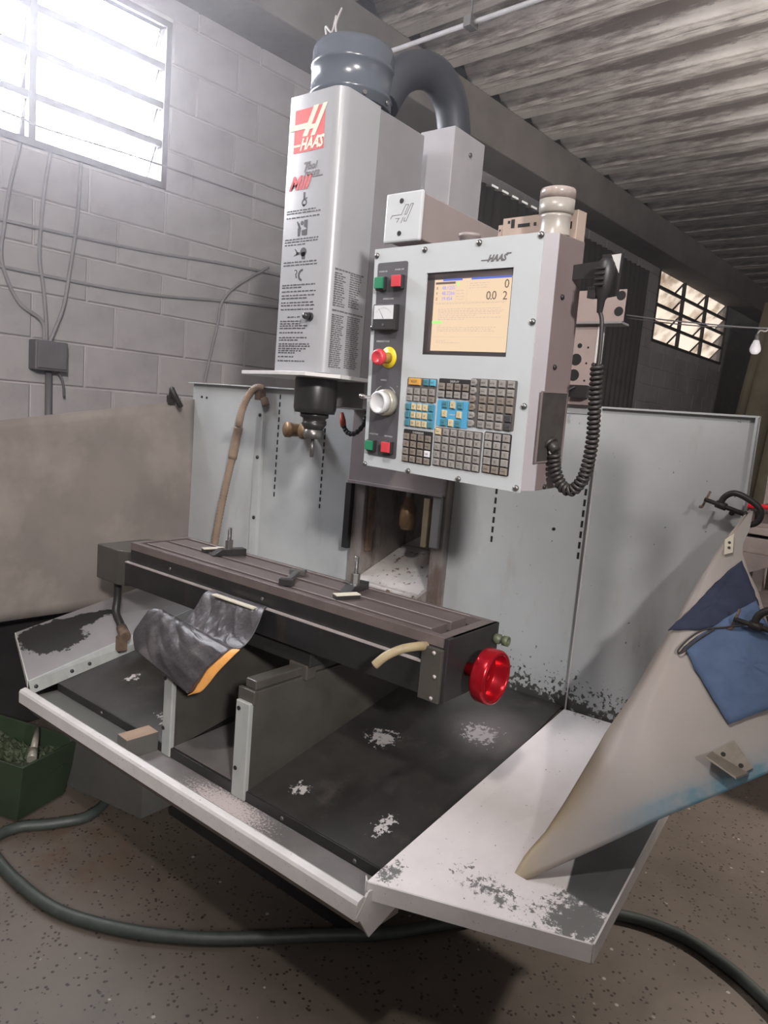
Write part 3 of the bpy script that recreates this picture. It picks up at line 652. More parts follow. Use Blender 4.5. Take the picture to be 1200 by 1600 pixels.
def slots(parent, x, z1, z0, n, dx=0.0):
    h = (z1-z0)/n
    for i in range(n):
        box('slot', (x-0.0035,YB-0.0012,z1-h*i-h*0.62), (x+0.0035,YB+0.001,z1-h*i), m_black, parent, 0.0)
slots(pl, -0.405, 1.36, 1.01, 13); slots(pl, -0.665, 1.45, 1.02, 14)
pl = box('splash_panel', (0.205,YB,0.545), (0.694,YB+0.006,1.475), m_back, mill, 0.001)
slots(pl, 0.368, 1.20, 1.01, 6); slots(pl, 0.667, 1.30, 1.01, 9)
for p in ((0.58,1.10),):
    bm = newbm(); add_cyl(bm, (p[0],YB,p[1]), (p[0],YB-0.003,p[1]), 0.005, seg=10); put('hole', bm, m_black, pl)
box('top_flange', (0.205,YB-0.004,1.455), (0.694,YB+0.02,1.478), m_back, pl, 0.0)
pl = box('splash_panel', (0.694,YB-0.014,0.556), (1.108,YB-0.008,1.478), m_back, mill, 0.001)
box('top_flange', (0.694,YB-0.03,1.474), (1.108,YB-0.012,1.479), m_back, pl, 0.0)
box('side_flange', (1.100,YB-0.032,0.556), (1.106,YB-0.012,1.478), m_back, pl, 0.0)
box('edge_flange', (0.690,YB-0.017,0.556), (0.694,YB+0.004,1.478), m_lip, pl, 0.0)
bm = newbm(); add_cyl(bm, (1.075,YB-0.014,1.225), (1.075,YB-0.019,1.225), 0.007, seg=10); put('bolt', bm, m_dark, pl)
# --- two stained knobs on the back panel
for x in (-0.54,-0.455):
    bm = newbm(); add_lathe(bm, [(0.022,0.0),(0.025,0.012),(0.026,0.058),(0.030,0.062),(0.030,0.080),(0.0,0.081)], (x+0.02,YB,1.315), (-0.25,-1,0), 28); put('pipe_stub', bm, m_brass, mill)
# --- enclosure tray: floor, gutter, lip, flaps
def zt(y): return 0.40 + 0.19*(y+0.29)
def tray_plate(name, x0, x1, y0, y1, mat, th=0.004):
    bm = newbm(); add_prism(bm, [(x0,y0,zt(y0)),(x0,y1,zt(y1)),(x0,y1,zt(y1)-th),(x0,y0,zt(y0)-th)], (x1-x0,0,0)); return put(name, bm, mat, mill)
tray_plate('tray_floor', -0.78, -0.172, -0.29, YB, m_tray); tray_plate('tray_floor', 0.192, 0.675, -0.29, YB, m_tray)
box('tray_step', (-0.78,-0.294,0.370), (0.675,-0.288,0.4005), m_dark, mill, 0.001)
for x in (0.57,0.33,-0.5):
    bm = newbm(); add_lathe(bm, [(0.006,0),(0.005,0.003),(0,0.004)], (x,-0.294,0.386), (0,-1,0), 10); put('screw', bm, m_steel, mill)
box('gutter_floor', (-0.785,-0.395,0.368), (0.672,-0.29,0.373), m_gutter, mill, 0.0)
bm = newbm(); add_prism(bm, [(-0.79,-0.392,0.368),(-0.79,-0.392,0.404),(-0.79,-0.400,0.409),(-0.79,-0.416,0.405),(-0.79,-0.420,0.398),(-0.79,-0.420,0.362),(-0.79,-0.412,0.356),(-0.79,-0.396,0.362)], (1.472,0,0)); put('tray_lip', bm, m_lip, mill, 0.001)
m_under = plain('tray_underside', (0.20,0.165,0.145), 0.6)
bm = newbm(); add_prism(bm, [(-0.785,-0.41,0.358),(-0.785,-0.37,0.305),(-0.785,-0.26,0.295),(-0.785,-0.26,0.362),(-0.785,-0.39,0.366)], (1.463,0,0)); put('gutter_trough', bm, m_under, mill)
bm = newbm(); add_prism(bm, [(0.678,-0.42,0.37),(0.678,-0.405,0.355),(0.678,-0.37,0.300),(0.678,-0.24,0.33),(0.678,-0.24,0.40),(0.678,-0.31,0.40),(0.678,-0.385,0.412)], (0.005,0,0)); put('gutter_end', bm, m_lip, mill)
# right flap with folded hem
bm = newbm()
A_, B_, C_, D_ = (0.668,-0.372,0.424), (1.098,-0.205,0.424), (1.075,YB-0.02,0.572), (0.690,YB-0.02,0.560)
nrow = 8
add_prism(bm, [A_, B_, C_, D_], (0,0,-0.004))
rf = put('side_flap', bm, m_flap, mill)
bm = newbm(); add_prism(bm, [A_, B_, (1.098,-0.205,0.385), (0.668,-0.372,0.385)], (0.002,-0.004,0)); add_prism(bm, [(0.668,-0.372,0.424),(0.655,-0.358,0.424),(0.650,-0.348,0.402),(0.650,-0.348,0.392),(0.668,-0.372,0.385)], (-0.002,-0.003,0))
put('flap_hem', bm, m_under if False else m_lip, rf)
bm = newbm(); add_prism(bm, [B_, C_, (1.077,YB-0.02,0.535), (1.10,-0.205,0.385)], (0.004,0,0)); put('flap_hem', bm, m_lip, rf)
# left flap rising outward
bm = newbm(); L0, L1, L2, L3 = (-0.80,-0.385,0.425), (-0.83,0.42,0.585), (-1.13,0.42,0.62), (-1.045,-0.315,0.515)
add_prism(bm, [L0, L1, L2, L3], (0,0,-0.005)); lfp = put('left_flap', bm, m_lflap, mill)
bm = newbm(); add_prism(bm, [(-0.80,-0.385,0.425),(-0.83,0.42,0.585),(-0.782,0.42,0.535),(-0.782,-0.385,0.385)], (0.004,0,-0.001)); ff = put('flap_foot', bm, m_post, lfp)
for y in (-0.365,-0.24,-0.175,-0.06):
    z = zt(y)+0.018; bm = newbm(); add_lathe(bm, [(0.0075,0),(0.006,0.004),(0,0.006)], (-0.787,y,z), (0.9,0,0.4), 12); put('screw', bm, m_dark, lfp)
bm = newbm(); add_prism(bm, [L0, L3, (-1.045,-0.315,0.50), (-0.80,-0.385,0.40)], (0,-0.003,0)); put('flap_hem', bm, m_lip, lfp)
# --- base casting
bm = newbm(); add_prism(bm, [(0.172,-0.288,0.38),(0.172,0.60,0.545),(0.172,0.60,0.668),(0.172,-0.288,0.668)], (0.020,0,0)); put('base_side', bm, m_base, mill, 0.002)
bm = newbm(); add_prism(bm, [(-0.172,-0.288,0.38),(-0.172,0.60,0.545),(-0.172,0.60,0.668),(-0.172,-0.288,0.668)], (0.020,0,0)); put('base_side', bm, m_base, mill, 0.002)
for x0, x1, z1 in ((-0.172,-0.132,0.625), (0.140,0.192,0.640)):
    p_ = box('base_post', (x0,-0.30,0.374), (x1,-0.284,z1), m_post, mill, 0.003)
    for z in (0.455, z1-0.02):
        bm = newbm(); add_cyl(bm, ((x0+x1)/2 - 0.012,-0.301,z), ((x0+x1)/2 - 0.012,-0.303,z), 0.006, seg=10); put('hole', bm, m_black, p_)
box('base_sill', (-0.135,-0.296,0.374), (0.142,-0.284,0.402), m_dark, mill)
bm = newbm(); add_prism(bm, [(-0.15,-0.284,0.392),(-0.15,0.5,0.43),(-0.15,0.5,0.42),(-0.15,-0.284,0.38)], (0.32,0,0)); put('base_floor', bm, m_gutter, mill)
box('base_cap', (0.135,-0.29,0.635), (0.196,-0.278,0.672), m_base, mill)
for x in (-0.165, 0.15):
    box('base_way', (x-0.005,-0.275,0.669), (x+0.035,0.55,0.694), m_base, mill, 0.003)
box('way_end_block', (0.135,-0.11,0.66), (0.205,-0.07,0.702), m_base, mill, 0.003)
box('pedestal', (-0.40,-0.10,0.0), (0.42,0.95,0.375), m_dark, mill, 0.01)
bm = newbm(); add_prism(bm, [(-0.76,-0.27,0.03),(-0.30,-0.27,0.10),(-0.30,-0.27,0.36),(-0.76,-0.27,0.38)], (0,0.45,0)); put('coolant_tank', bm, plain('tank_paint',(0.10,0.10,0.09),0.6), mill)
# --- saddle and table
box('saddle', (-0.21,-0.105,0.696), (0.21,0.13,0.752), m_dark, mill, 0.004)
m_way = m_bright
tb0 = box('table_body', (-0.65,-0.116,0.756), (0.643,0.117,0.874), m_tfront, mill, 0.003)
box('table_apron', (-0.662,-0.128,0.752), (0.642,-0.116,0.8285), m_tfront, mill, 0.0015)
box('apron_ledge', (-0.662,-0.1285,0.8285), (0.60,-0.1155,0.832), m_way, mill, 0.0)
# table top: rim, trough and strips between the T-slots
box('table_front_rim', (-0.65,-0.117,0.874), (0.645,-0.0965,0.90), m_ttop, mill, 0.001)
box('table_strip', (-0.606,-0.081,0.874), (0.578,-0.009,0.90), m_ttop, mill, 0.001)
box('table_strip', (-0.606,0.009,0.874), (0.578,0.081,0.90), m_ttop, mill, 0.001)
box('table_rear_rim', (-0.65,0.0975,0.874), (0.655,0.117,0.90), m_ttop, mill, 0.001)
box('table_end_rim', (-0.65,-0.0965,0.874), (-0.625,0.0975,0.90), m_ttop, mill, 0.001)
box('table_end_rim', (0.617,-0.0965,0.874), (0.655,0.0975,0.90), m_ttop, mill, 0.001)
box('end_trough', (0.575,-0.0965,0.8735), (0.617,0.0975,0.8755), m_black, mill, 0)
for y in (-0.090, 0.0, 0.090):
    box('slot_floor', (-0.625,y-0.0095,0.872), (0.60,y+0.0095,0.878), m_black, mill, 0)
    box('slot_edge', (-0.606,y+0.0085,0.8992), (0.578,y+0.0108,0.9005), m_bright, mill, 0)
ep = box('table_end_plate', (0.643,-0.121,0.744), (0.656,0.117,0.90), m_dark, mill, 0.002)
eb_ = box('end_bracket', (0.588,-0.1305,0.742), (0.646,-0.117,0.872), m_base, mill, 0.002)
for p in ((0.625,0.862),(0.632,0.806),(0.628,0.752)):
    bm = newbm(); add_lathe(bm, [(0.005,0),(0.0045,0.003),(0,0.004)], (p[0],-0.1305,p[1]), (0,-1,0), 10); put('screw', bm, m_bright, eb_)
for x in (0.02,-0.42): 
    bm = newbm(); add_cyl(bm, (x,-0.116,0.853), (x,-0.120,0.853), 0.005, seg=10); put('screw', bm, m_steel, mill)
# bent tan drain tube
bm = newbm(); add_tube(bm, [(0.592,-0.118,0.868),(0.588,-0.150,0.872),(0.570,-0.185,0.868),(0.545,-0.21,0.850),(0.525,-0.225,0.825)], 0.0105, 14); put('drain_tube', bm, m_tan, mill)
bm = newbm(); add_lathe(bm, [(0.006,0),(0.006,0.012),(0.004,0.014),(0.004,0.02),(0,0.021)], (0.572,-0.118,0.868), (0,-1,0), 12); put('grease_nipple', bm, m_brass, mill)
bm = newbm(); add_lathe(bm, [(0.011,0),(0.013,0.006),(0.013,0.016),(0.009,0.018),(0.009,0.024),(0.013,0.026),(0.013,0.04),(0.009,0.041),(0.009,0.030),(0,0.03)], (0.656,0.098,0.862), (1,0,0), 20); put('pipe_fitting', bm, plain('green_grey_fitting',(0.10,0.12,0.07),0.45), mill)
# handwheel: a deep dished rim with web and hub
bm = newbm(); WY, WZ = -0.022, 0.807
add_lathe(bm, [(0.0,0.004),(0.030,0.004),(0.050,0.002),(0.0525,0.004),(0.054,0.036),(0.0565,0.040),(0.063,0.038),(0.0665,0.032),(0.0665,0.004),(0.064,-0.001),(0.050,-0.003),(0.0,-0.003)], (0.70,WY,WZ), (1,0,0), 56); hw = put('handwheel', bm, m_red, mill)
bm = newbm(); add_lathe(bm, [(0.016,-0.045),(0.016,0.004),(0.016,0.006),(0.015,0.010),(0.012,0.011),(0,0.011)], (0.70,WY,WZ), (1,0,0), 28); put('hub', bm, m_red, hw)
# motor box at the left end of the table
bm = newbm(); add_prism(bm, [(-0.872,-0.11,0.73),(-0.735,-0.11,0.73),(-0.70,-0.09,0.73),(-0.652,-0.10,0.74),(-0.652,0.105,0.74),(-0.872,0.105,0.73)], (0,0,0.125)); mb = put('axis_motor_box', bm, m_base, mill, 0.004)
bm = newbm(); add_tube(bm, [(-0.81,-0.06,0.735),(-0.81,-0.06,0.66),(-0.80,-0.07,0.61),(-0.76,-0.075,0.575),(-0.72,-0.09,0.56)], 0.014, 12); put('motor_cable', bm, m_blackp, mb)
bm = newbm(); add_cyl(bm, (-0.745,-0.08,0.565), (-0.685,-0.10,0.55), 0.019, seg=16); add_box(bm, (-0.715,-0.12,0.50), (-0.69,-0.09,0.55)); put('cable_connector', bm, m_rust, mb)
box('way_cover_stub', (-0.62,-0.09,0.60), (-0.45,0.25,0.66), m_rust, mill, 0.01) if False else None
# coolant line with orange nozzle beside the column
bm = newbm()
P = smooth_path([(-0.075,0.40,1.42),(-0.085,0.40,1.375),(-0.105,0.40,1.345),(-0.135,0.40,1.328),(-0.162,0.40,1.333),(-0.178,0.40,1.352)], 4)
for i in range(len(P)-1): add_cyl(bm, P[i], P[i].lerp(P[i+1], 0.8), 0.009 if i%2 else 0.0075, seg=10)
nz = put('coolant_line', bm, m_blackp, mill)
bm = newbm(); add_lathe(bm, [(0.010,0.0),(0.011,0.02),(0.006,0.05),(0,0.051)], (-0.180,0.40,1.350), (-0.25,0,1), 14); put('nozzle', bm, m_redplug, nz)
# drain hose on the left panel
bm = newbm()
hp = [(-0.735,0.52,1.468),(-0.755,0.50,1.47),(-0.785,0.49,1.44),(-0.812,0.485,1.39),(-0.822,0.48,1.34),(-0.828,0.48,1.308)]
add_tube(bm, hp, 0.0165, 14, ribs=0.76, smooth=10); hz = put('drain_hose', bm, m_hose, mill)
bm = newbm(); add_tube(bm, [(-0.828,0.48,1.303),(-0.838,0.478,1.25),(-0.852,0.476,1.17)], 0.019, 14, smooth=4); put('hose_sleeve', bm, m_hose, hz)
bm = newbm(); add_tube(bm, [(-0.850,0.476,1.18),(-0.872,0.472,1.08),(-0.90,0.468,0.94),(-0.925,0.465,0.78)], 0.0165, 14, ribs=0.76, smooth=22); put('hose_lower', bm, m_hose, hz)
bm = newbm(); add_box(bm, (-0.765,0.50,1.42), (-0.735,0.535,1.475)); add_cyl(bm, (-0.73,0.52,1.43), (-0.715,0.52,1.40), 0.016, seg=12); put('hose_bracket', bm, m_rust, mill, 0.003)
# bracket plates behind the pendant
m_pink = plain('pinkish_bracket', (0.36,0.29,0.27), 0.5, 0, 0.1)
def holed_plate(name, x0, x1, y, z0, z1, holes, parent, mat, th=0.004):
    o = box(name, (x0,y,z0), (x1,y+th,z1), mat, parent, 0.0008)
    for hx, hz_, r in holes:
        bm = newbm(); add_cyl(bm, (hx,y-0.0008,hz_), (hx,y+0.001,hz_), r, seg=18); put('hole', bm, m_black, o)
    return o
holed_plate('bracket_plate', 0.59, 0.734, 0.50, 1.715, 1.802, [(0.720,1.785,0.013),(0.718,1.742,0.013)], mill, m_pink)
box('bracket_return', (0.59,0.50,1.709), (0.730,0.56,1.716), m_dim, mill)
holed_plate('bracket_plate', 0.575, 0.655, 0.52, 1.48, 1.712, [(0.60,1.61,0.017),(0.598,1.565,0.017),(0.607,1.65,0.007),(0.633,1.645,0.003),(0.633,1.6,0.003),(0.633,1.55,0.003)], mill, m_pink)
box('bracket_edge', (0.655,0.518,1.48), (0.662,0.56,1.712), m_lip, mill)
bm = newbm(); add_box(bm, (0.60,0.49,1.50), (0.655,0.515,1.535)); add_tube(bm, [(0.62,0.49,1.53),(0.60,0.47,1.51),(0.60,0.48,1.485)], 0.004, 8); put('cable_clip', bm, m_blackp, mill)
# --- pendant arm
ar = box('pendant_arm', (0.352,-0.092,1.817), (0.452,0.56,1.922), plain('arm_paint',(0.30,0.255,0.245),0.45,0,0.08), mill, 0.003)
cap = box('arm_end_cap', (0.347,-0.104,1.812), (0.456,-0.092,1.927), plain('cap_paint',(0.50,0.53,0.545),0.4,0,0.04), mill, 0.005)
bm = newbm()
def stroke(pts, wd=0.0011):
    for (xa,za),(xb,zb) in zip(pts, pts[1:]):
        A_2, B_2 = Vector((0.376+xa*0.052, 1.838+za*0.058)), Vector((0.376+xb*0.052, 1.838+zb*0.058)); n2 = Vector((-(B_2-A_2).y, (B_2-A_2).x)).normalized()*wd*0.5
        fpoly(bm, [tuple(A_2+n2), tuple(B_2+n2), tuple(B_2-n2), tuple(A_2-n2)], -0.1046)
stroke([(-0.2,0.50),(-0.12,0.63),(0.42,0.63),(0.62,1.0),(0.80,1.0)]); stroke([(0.18,0.34),(0.30,0.50),(0.08,0.50)]); stroke([(0.80,1.0),(0.60,0.62),(0.70,0.62),(0.93,1.02),(1.06,1.02)]); stroke([(1.06,1.02),(0.72,0.36),(0.58,0.36),(0.64,0.50)]); stroke([(0.42,0.30),(0.54,0.52)])
mk = put('arm_mark', bm, m_ink2, cap)
for z in (1.906, 1.832):
    bm = newbm(); add_cyl(bm, (0.396,-0.104,z), (0.396,-0.106,z), 0.0055, seg=14); put('screw', bm, m_black, cap)
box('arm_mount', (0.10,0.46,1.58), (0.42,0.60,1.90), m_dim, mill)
bm = newbm(); add_cyl(bm, (0.40,0.0,1.79), (0.40,0.0,1.82), 0.022, seg=24); put('arm_pivot', bm, m_lip, mill)

# =================================================================== CONTROL PENDANT (local u right, v up, w towards the viewer)
PH, PV, PN = Vector((0.99580,-0.08955,-0.01917)), Vector((0.01406,-0.05732,0.99826)), Vector((-0.09049,-0.99433,-0.05582))
PH = PH.normalized(); PN = PH.cross(PV).normalized(); PV = PN.cross(PH)
PM = Matrix((PH, PV, PN)).transposed().to_4x4(); PM.translation = Vector((0.59777,-0.12564,1.54005))
pen = empty('control_pendant', (0,0,0), 'grey control pendant with lit screen, keypads and red stop button hung from the arm', 'control panel', mtx=PM)
def pput(name, bm, mat, parent=None, bevel=0.0, **k): bm.transform(PM); return put(name, bm, mat, parent or pen, bevel, **k)
def pbox(name, lo, hi, mat, parent=None, bevel=0.0):
    bm = newbm(); add_box(bm, lo, hi); return pput(name, bm, mat, parent, bevel)
K = 1.1
m_pface = Mat('pendant_face', (0.50,0.535,0.55), 0.38).vary(3, 0.06).done()
m_pbody = plain('pendant_body', (0.20,0.16,0.155), 0.45, 0, 0.1, 4)
m_pedge = plain('pendant_edge', (0.30,0.28,0.30), 0.45, 0, 0.1, 4)
m_strip = plain('charcoal_strip', (0.085,0.083,0.092), 0.45, 0, 0.1)
m_bezel = plain('bezel_dark', (0.085,0.078,0.085), 0.3)
m_legend = plain('white_legend', (0.55,0.55,0.55), 0.5)
U0, U1, V0, V1 = -0.267, 0.204, -0.274, 0.252
bm = newbm(); add_prism(bm, [(U0+0.004,V0+0.004,-0.004),(U1,V0+0.004,-0.004),(U1+0.022,V0+0.006,-0.022),(U1+0.022,V0+0.006,-0.125),(U0+0.004,V0+0.004,-0.125)], (0,V1-V0-0.006,0))
body = pput('pendant_box', bm, m_pbody, None, 0.002)
bm = newbm(); add_prism(bm, [(U1,V0+0.004,-0.0035),(U1+0.0225,V0+0.006,-0.0215),(U1+0.0225,V0+0.006,-0.024),(U1,V0+0.004,-0.006)], (0,V1-V0-0.006,0)); pput('side_edge', bm, m_pedge, body)
a, b, c, d = -0.088*K, 0.126*K, 0.006*K, 0.171*K
bm = newbm()
for lo, hi in (((U0,V0,-0.004),(U1,c,0)), ((U0,d,-0.004),(U1,V1,0)), ((U0,c,-0.004),(a,d,0)), ((b,c,-0.004),(U1,d,0))): add_box(bm, lo, hi)
bmesh.ops.remove_doubles(bm, verts=bm.verts, dist=1e-5)
front = pput('front_panel', bm, m_pface)
SC = [(-0.235,0.215),(-0.097,0.218),(0.042,0.221),(0.180,0.224),(0.179,0.071),(0.178,-0.084),(0.177,-0.241),(0.036,-0.243),(-0.103,-0.245),(-0.238,-0.246),(-0.237,0.061)]
for u, v in SC:
    bm = newbm(); add_lathe(bm, [(0.0068,0),(0.0066,0.002),(0.0045,0.0048),(0.0,0.006)], (u*K, v*K, 0), (0,0,1), 16); pput('screw', bm, m_steel, front)
bm = newbm()                                           # screen recess
for lo, hi in (((a,c,-0.02),(b,c+0.010,-0.004)), ((a,d-0.015,-0.02),(b,d,-0.004)), ((a,c,-0.02),(a+0.022,d,-0.004)), ((b-0.004,c,-0.02),(b,d,-0.004))): add_box(bm, lo, hi)
bez = pput('screen_bezel', bm, m_bezel)
m_scr = Mat('lit_screen', (0.06,0.05,0.045), 0.3).emit((0.94,0.70,0.465), 0.92).done()
a2, b2, c2, d2 = -0.067*K, 0.1225*K, 0.0145*K, 0.1565*K
pbox('display', (a2,c2,-0.012), (b2,d2,-0.0035), m_scr, bez)
WZ_ = -0.0030
def ptext(bm, s, u, v, size, w=0.0003, **k): add_text(bm, s, size, Matrix.Translation((u, v, w)), **k)
def prect(bm, u0, v0, u1, v1, w=0.0, t=0.0004): add_box(bm, (u0,v0,w), (u1,v1,w+t))
m_sblue = Mat('screen_blue', (0.02,0.03,0.2), 0.4).emit((0.10,0.17,0.55), 0.8).done()
m_sdark = Mat('screen_dark', (0.05,0.04,0.04), 0.4).emit((0.14,0.08,0.06), 0.8).done()
m_sgrey = Mat('screen_grey', (0.2,0.17,0.15), 0.4).emit((0.62,0.46,0.35), 0.8).done()
m_sgreen = Mat('screen_green', (0.1,0.3,0.1), 0.4).emit((0.50,0.85,0.22), 0.8).done()
m_sviolet = Mat('screen_violet', (0.1,0.1,0.3), 0.4).emit((0.33,0.28,0.62), 0.9).done()
SW, SH = b2-a2, d2-c2
su = lambda x: a2+SW*x
sv = lambda y: d2-SH*y
bm = newbm(); prect(bm, su(0.12), sv(0.022), su(0.38), sv(-0.005), WZ_); prect(bm, su(0.50), sv(0.022), su(1.0), sv(-0.005), WZ_); pput('screen_title_bar', bm, m_sblue, bez)
bm = newbm(); prect(bm, su(0.02), sv(0.065), su(0.29), sv(0.035), WZ_); ptext(bm, '0', su(0.915), sv(0.155), 0.026, WZ_); ptext(bm, '2', su(0.905), sv(0.305), 0.025, WZ_); ptext(bm, '0.0', su(0.70), sv(0.30), 0.026, WZ_, space=0.85)
for i, s_ in enumerate('XYZ'): ptext(bm, s_, su(0.03), sv(0.135+0.075*i), 0.008, WZ_)
pput('screen_figures', bm, m_sdark, bez)
bm = newbm()
for i, s_ in enumerate(('48.1255','48.2266','19.454')): ptext(bm, s_, su(0.11), sv(0.14+0.075*i), 0.0115, WZ_)
pput('screen_coordinates', bm, m_sviolet, bez)
bm = newbm(); prect(bm, su(0.315), sv(0.10), su(0.34), sv(0.04), WZ_); prect(bm, su(0.0), sv(0.615), su(0.14), sv(0.575), WZ_); pput('screen_marks', bm, m_sgreen, bez)
bm = newbm(); rnd = random.Random(3)
def sline2(x0, x1, y):
    x = x0
    while x < x1:
        wd = rnd.uniform(0.012, 0.05); prect(bm, su(x), sv(y+0.006), su(min(x+wd, x1)), sv(y-0.003), WZ_); x += wd+0.012
for y, x1 in ((0.41,0.9),(0.435,0.94),(0.455,0.93),(0.48,0.9),(0.505,0.6),(0.53,0.92),(0.555,0.44),(0.64,0.12),(0.665,0.85),(0.69,0.8),(0.715,0.84),(0.855,0.2),(0.88,0.4)): sline2(0.08, x1, y)
for y in (0.07,0.10,0.13): sline2(0.48, 0.72, y)
for y in (0.16,0.20,0.24,0.28): sline2(0.31, 0.42, y)
sline2(0.04, 0.95, 0.335)
for y in (0.32, 0.80): prect(bm, su(0.0), sv(y+0.002), su(0.97), sv(y-0.001), WZ_)
for x in (0.30,0.45): prect(bm, su(x), sv(0.32), su(x+0.003), sv(0.03), WZ_)
tag(pput('screen_text', bm, m_sgrey, bez), kind='stuff')
# logo on the face
bm = newbm(); ptext(bm, 'HAAS', 0.064*K, 0.1845*K, 0.0185, 0.0002, shear=0.4, bold=0.0009)
add_prism(bm, [(0.050*K,0.1885*K,0.0002),(0.072*K,0.1885*K,0.0002),(0.071*K,0.1865*K,0.0002),(0.049*K,0.1865*K,0.0002)], (0,0,0.0004))
add_prism(bm, [(0.108*K,0.1985*K,0.0002),(0.119*K,0.1985*K,0.0002),(0.118*K,0.196*K,0.0002),(0.107*K,0.196*K,0.0002)], (0,0,0.0004))
pput('panel_logo', bm, m_ink2, front)
# button strip
bm = newbm(); sx0, sx1, sy0, sy1 = -0.231*K, -0.1415*K, -0.224*K, 0.199*K
def rrect(x0,y0,x1,y1,r,n=4):
    P_ = []
    for cx, cy, a0 in ((x1-r,y1-r,0),(x0+r,y1-r,90),(x0+r,y0+r,180),(x1-r,y0+r,270)):
        for i in range(n+1):
            t = math.radians(a0+90*i/n); P_.append((cx+r*math.cos(t), cy+r*math.sin(t)))
    return P_
add_prism(bm, [(x,y,0.0) for x,y in rrect(sx0,sy0,sx1,sy1,0.006)], (0,0,0.0008)); strip = pput('button_strip', bm, m_strip)
bm = newbm()
for s_, u, v in (('POWER ON',-0.226,0.179),('POWER OFF',-0.178,0.181),('SPINDLE LOAD',-0.209,0.121),('EMERGENCY STOP',-0.222,0.030),('HANDLE',-0.202,-0.054),('-',-0.223,-0.066),('+',-0.152,-0.066),('CYCLE START',-0.229,-0.176),('FEED HOLD',-0.181,-0.177)):
    ptext(bm, s_, u*K, v*K, 0.0052, 0.0009)
for s in (-1, 1):
    for i in range(4):
        t0 = math.radians(90+s*(22+9*i)); t1 = math.radians(90+s*(22+9*(i+1))); cx, cy, r = -0.186*K, -0.100*K, 0.036*K
        w_ = 0.0008+0.0004*i
        add_prism(bm, [(cx+r*math.cos(t0),cy+r*math.sin(t0),0.0009),(cx+r*math.cos(t1),cy+r*math.sin(t1),0.0009),(cx+(r+w_)*math.cos(t1),cy+(r+w_)*math.sin(t1),0.0009),(cx+(r+w_)*math.cos(t0),cy+(r+w_)*math.sin(t0),0.0009)], (0,0,0.0002))
pput('strip_lettering', bm, m_legend, strip)
m_pgreen = plain('green_cap', (0.02,0.22,0.11), 0.35, 0, 0.05); m_pred = plain('red_cap', (0.62,0.05,0.065), 0.35, 0, 0.05)
def square_button(cu, cv, mat, label, s=0.030):
    hb = pbox('button_housing', (cu-s/2,cv-s/2-0.002,0.0008), (cu+s/2,cv+s/2,0.012), m_blackp, strip, 0.0015)
    tag(pbox('square_button', (cu-s/2+0.002,cv-s/2+0.002,0.012), (cu+s/2-0.002,cv+s/2-0.002,0.019), mat, strip, 0.001), label)
square_button(-0.212*K, 0.155*K, m_pgreen, 'green square button at the top'); square_button(-0.161*K, 0.157*K, m_pred, 'red square button at the top')
square_button(-0.215*K, -0.200*K, m_pgreen, 'green square button at the bottom', 0.027); square_button(-0.163*K, -0.199*K, m_pred, 'red square button at the bottom', 0.029)
mt = pbox('load_meter', (-0.223*K,0.055*K,0.0008), (-0.157*K,0.110*K,0.018), m_blackp, strip, 0.002)
pbox('meter_face', (-0.219*K,0.078*K,0.018), (-0.161*K,0.107*K,0.0188), plain('meter_white',(0.66,0.68,0.70),0.3,0,0.03), mt)
bm = newbm()
for i in range(13):
    t = math.radians(135-90*i/12); cx, cy, r = -0.190*K, 0.070*K, 0.030*K
    add_prism(bm, [(cx+r*math.cos(t)-0.0003,cy+r*math.sin(t),0.0189),(cx+r*math.cos(t)+0.0003,cy+r*math.sin(t),0.0189),(cx+(r+0.003)*math.cos(t)+0.0003,cy+(r+0.003)*math.sin(t),0.0189),(cx+(r+0.003)*math.cos(t)-0.0003,cy+(r+0.003)*math.sin(t),0.0189)], (0,0,0.0002))
add_prism(bm, [(-0.190*K,0.079*K,0.0189),(-0.1885*K,0.079*K,0.0189),(-0.205*K,0.101*K,0.0189)], (0,0,0.0003)); pput('meter_scale', bm, m_ink, mt)
bm = newbm(); add_cyl(bm, (-0.190*K,0.066*K,0.018), (-0.190*K,0.066*K,0.0195), 0.003, seg=12); pput('meter_screw', bm, m_steel, mt)
m_yel = plain('yellow_disc', (0.72,0.55,0.02), 0.4, 0, 0.06)
bm = newbm(); add_lathe(bm, [(0.0255,0.0),(0.0255,0.002),(0.0,0.0022)], (-0.181*K,-0.003*K,0.0008), (0,0,1), 40)
eyd = pput('stop_disc', bm, m_yel, strip)
bm = newbm(); add_lathe(bm, [(0.013,0.002),(0.013,0.022),(0.011,0.024),(0.0,0.025)], (-0.181*K,-0.004*K,0.0008), (0,0,1), 28); pput('stop_collar', bm, plain('amber_collar',(0.35,0.22,0.05),0.4), strip)
bm = newbm(); add_lathe(bm, [(0.010,0.022),(0.017,0.026),(0.0195,0.032),(0.0195,0.038),(0.017,0.043),(0.012,0.0445),(0.011,0.0435),(0.0,0.0435)], (-0.181*K,-0.004*K,0.0008), (0,0,1), 36); tag(pput('stop_button', bm, m_pred, strip), 'red mushroom emergency button')
m_whd = plain('dial_white', (0.62,0.63,0.64), 0.3, 0, 0.05); m_skirt = plain('dial_skirt', (0.42,0.41,0.34), 0.3, 0.4, 0.1)
HU, HV = -0.174*K, -0.101*K
bm = newbm(); add_lathe(bm, [(0.032,0.0),(0.0325,0.012),(0.0315,0.02),(0.029,0.022),(0.0,0.023)], (HU,HV,0.0008), (0,0,1), 44); pput('dial_skirt', bm, m_skirt, strip)
bm = newbm(); add_lathe(bm, [(0.027,0.022),(0.0275,0.036),(0.026,0.040),(0.022,0.0405),(0.020,0.037),(0.0,0.0365)], (HU,HV,0.0008), (0,0,1), 44); dial = pput('jog_dial', bm, m_whd, strip)
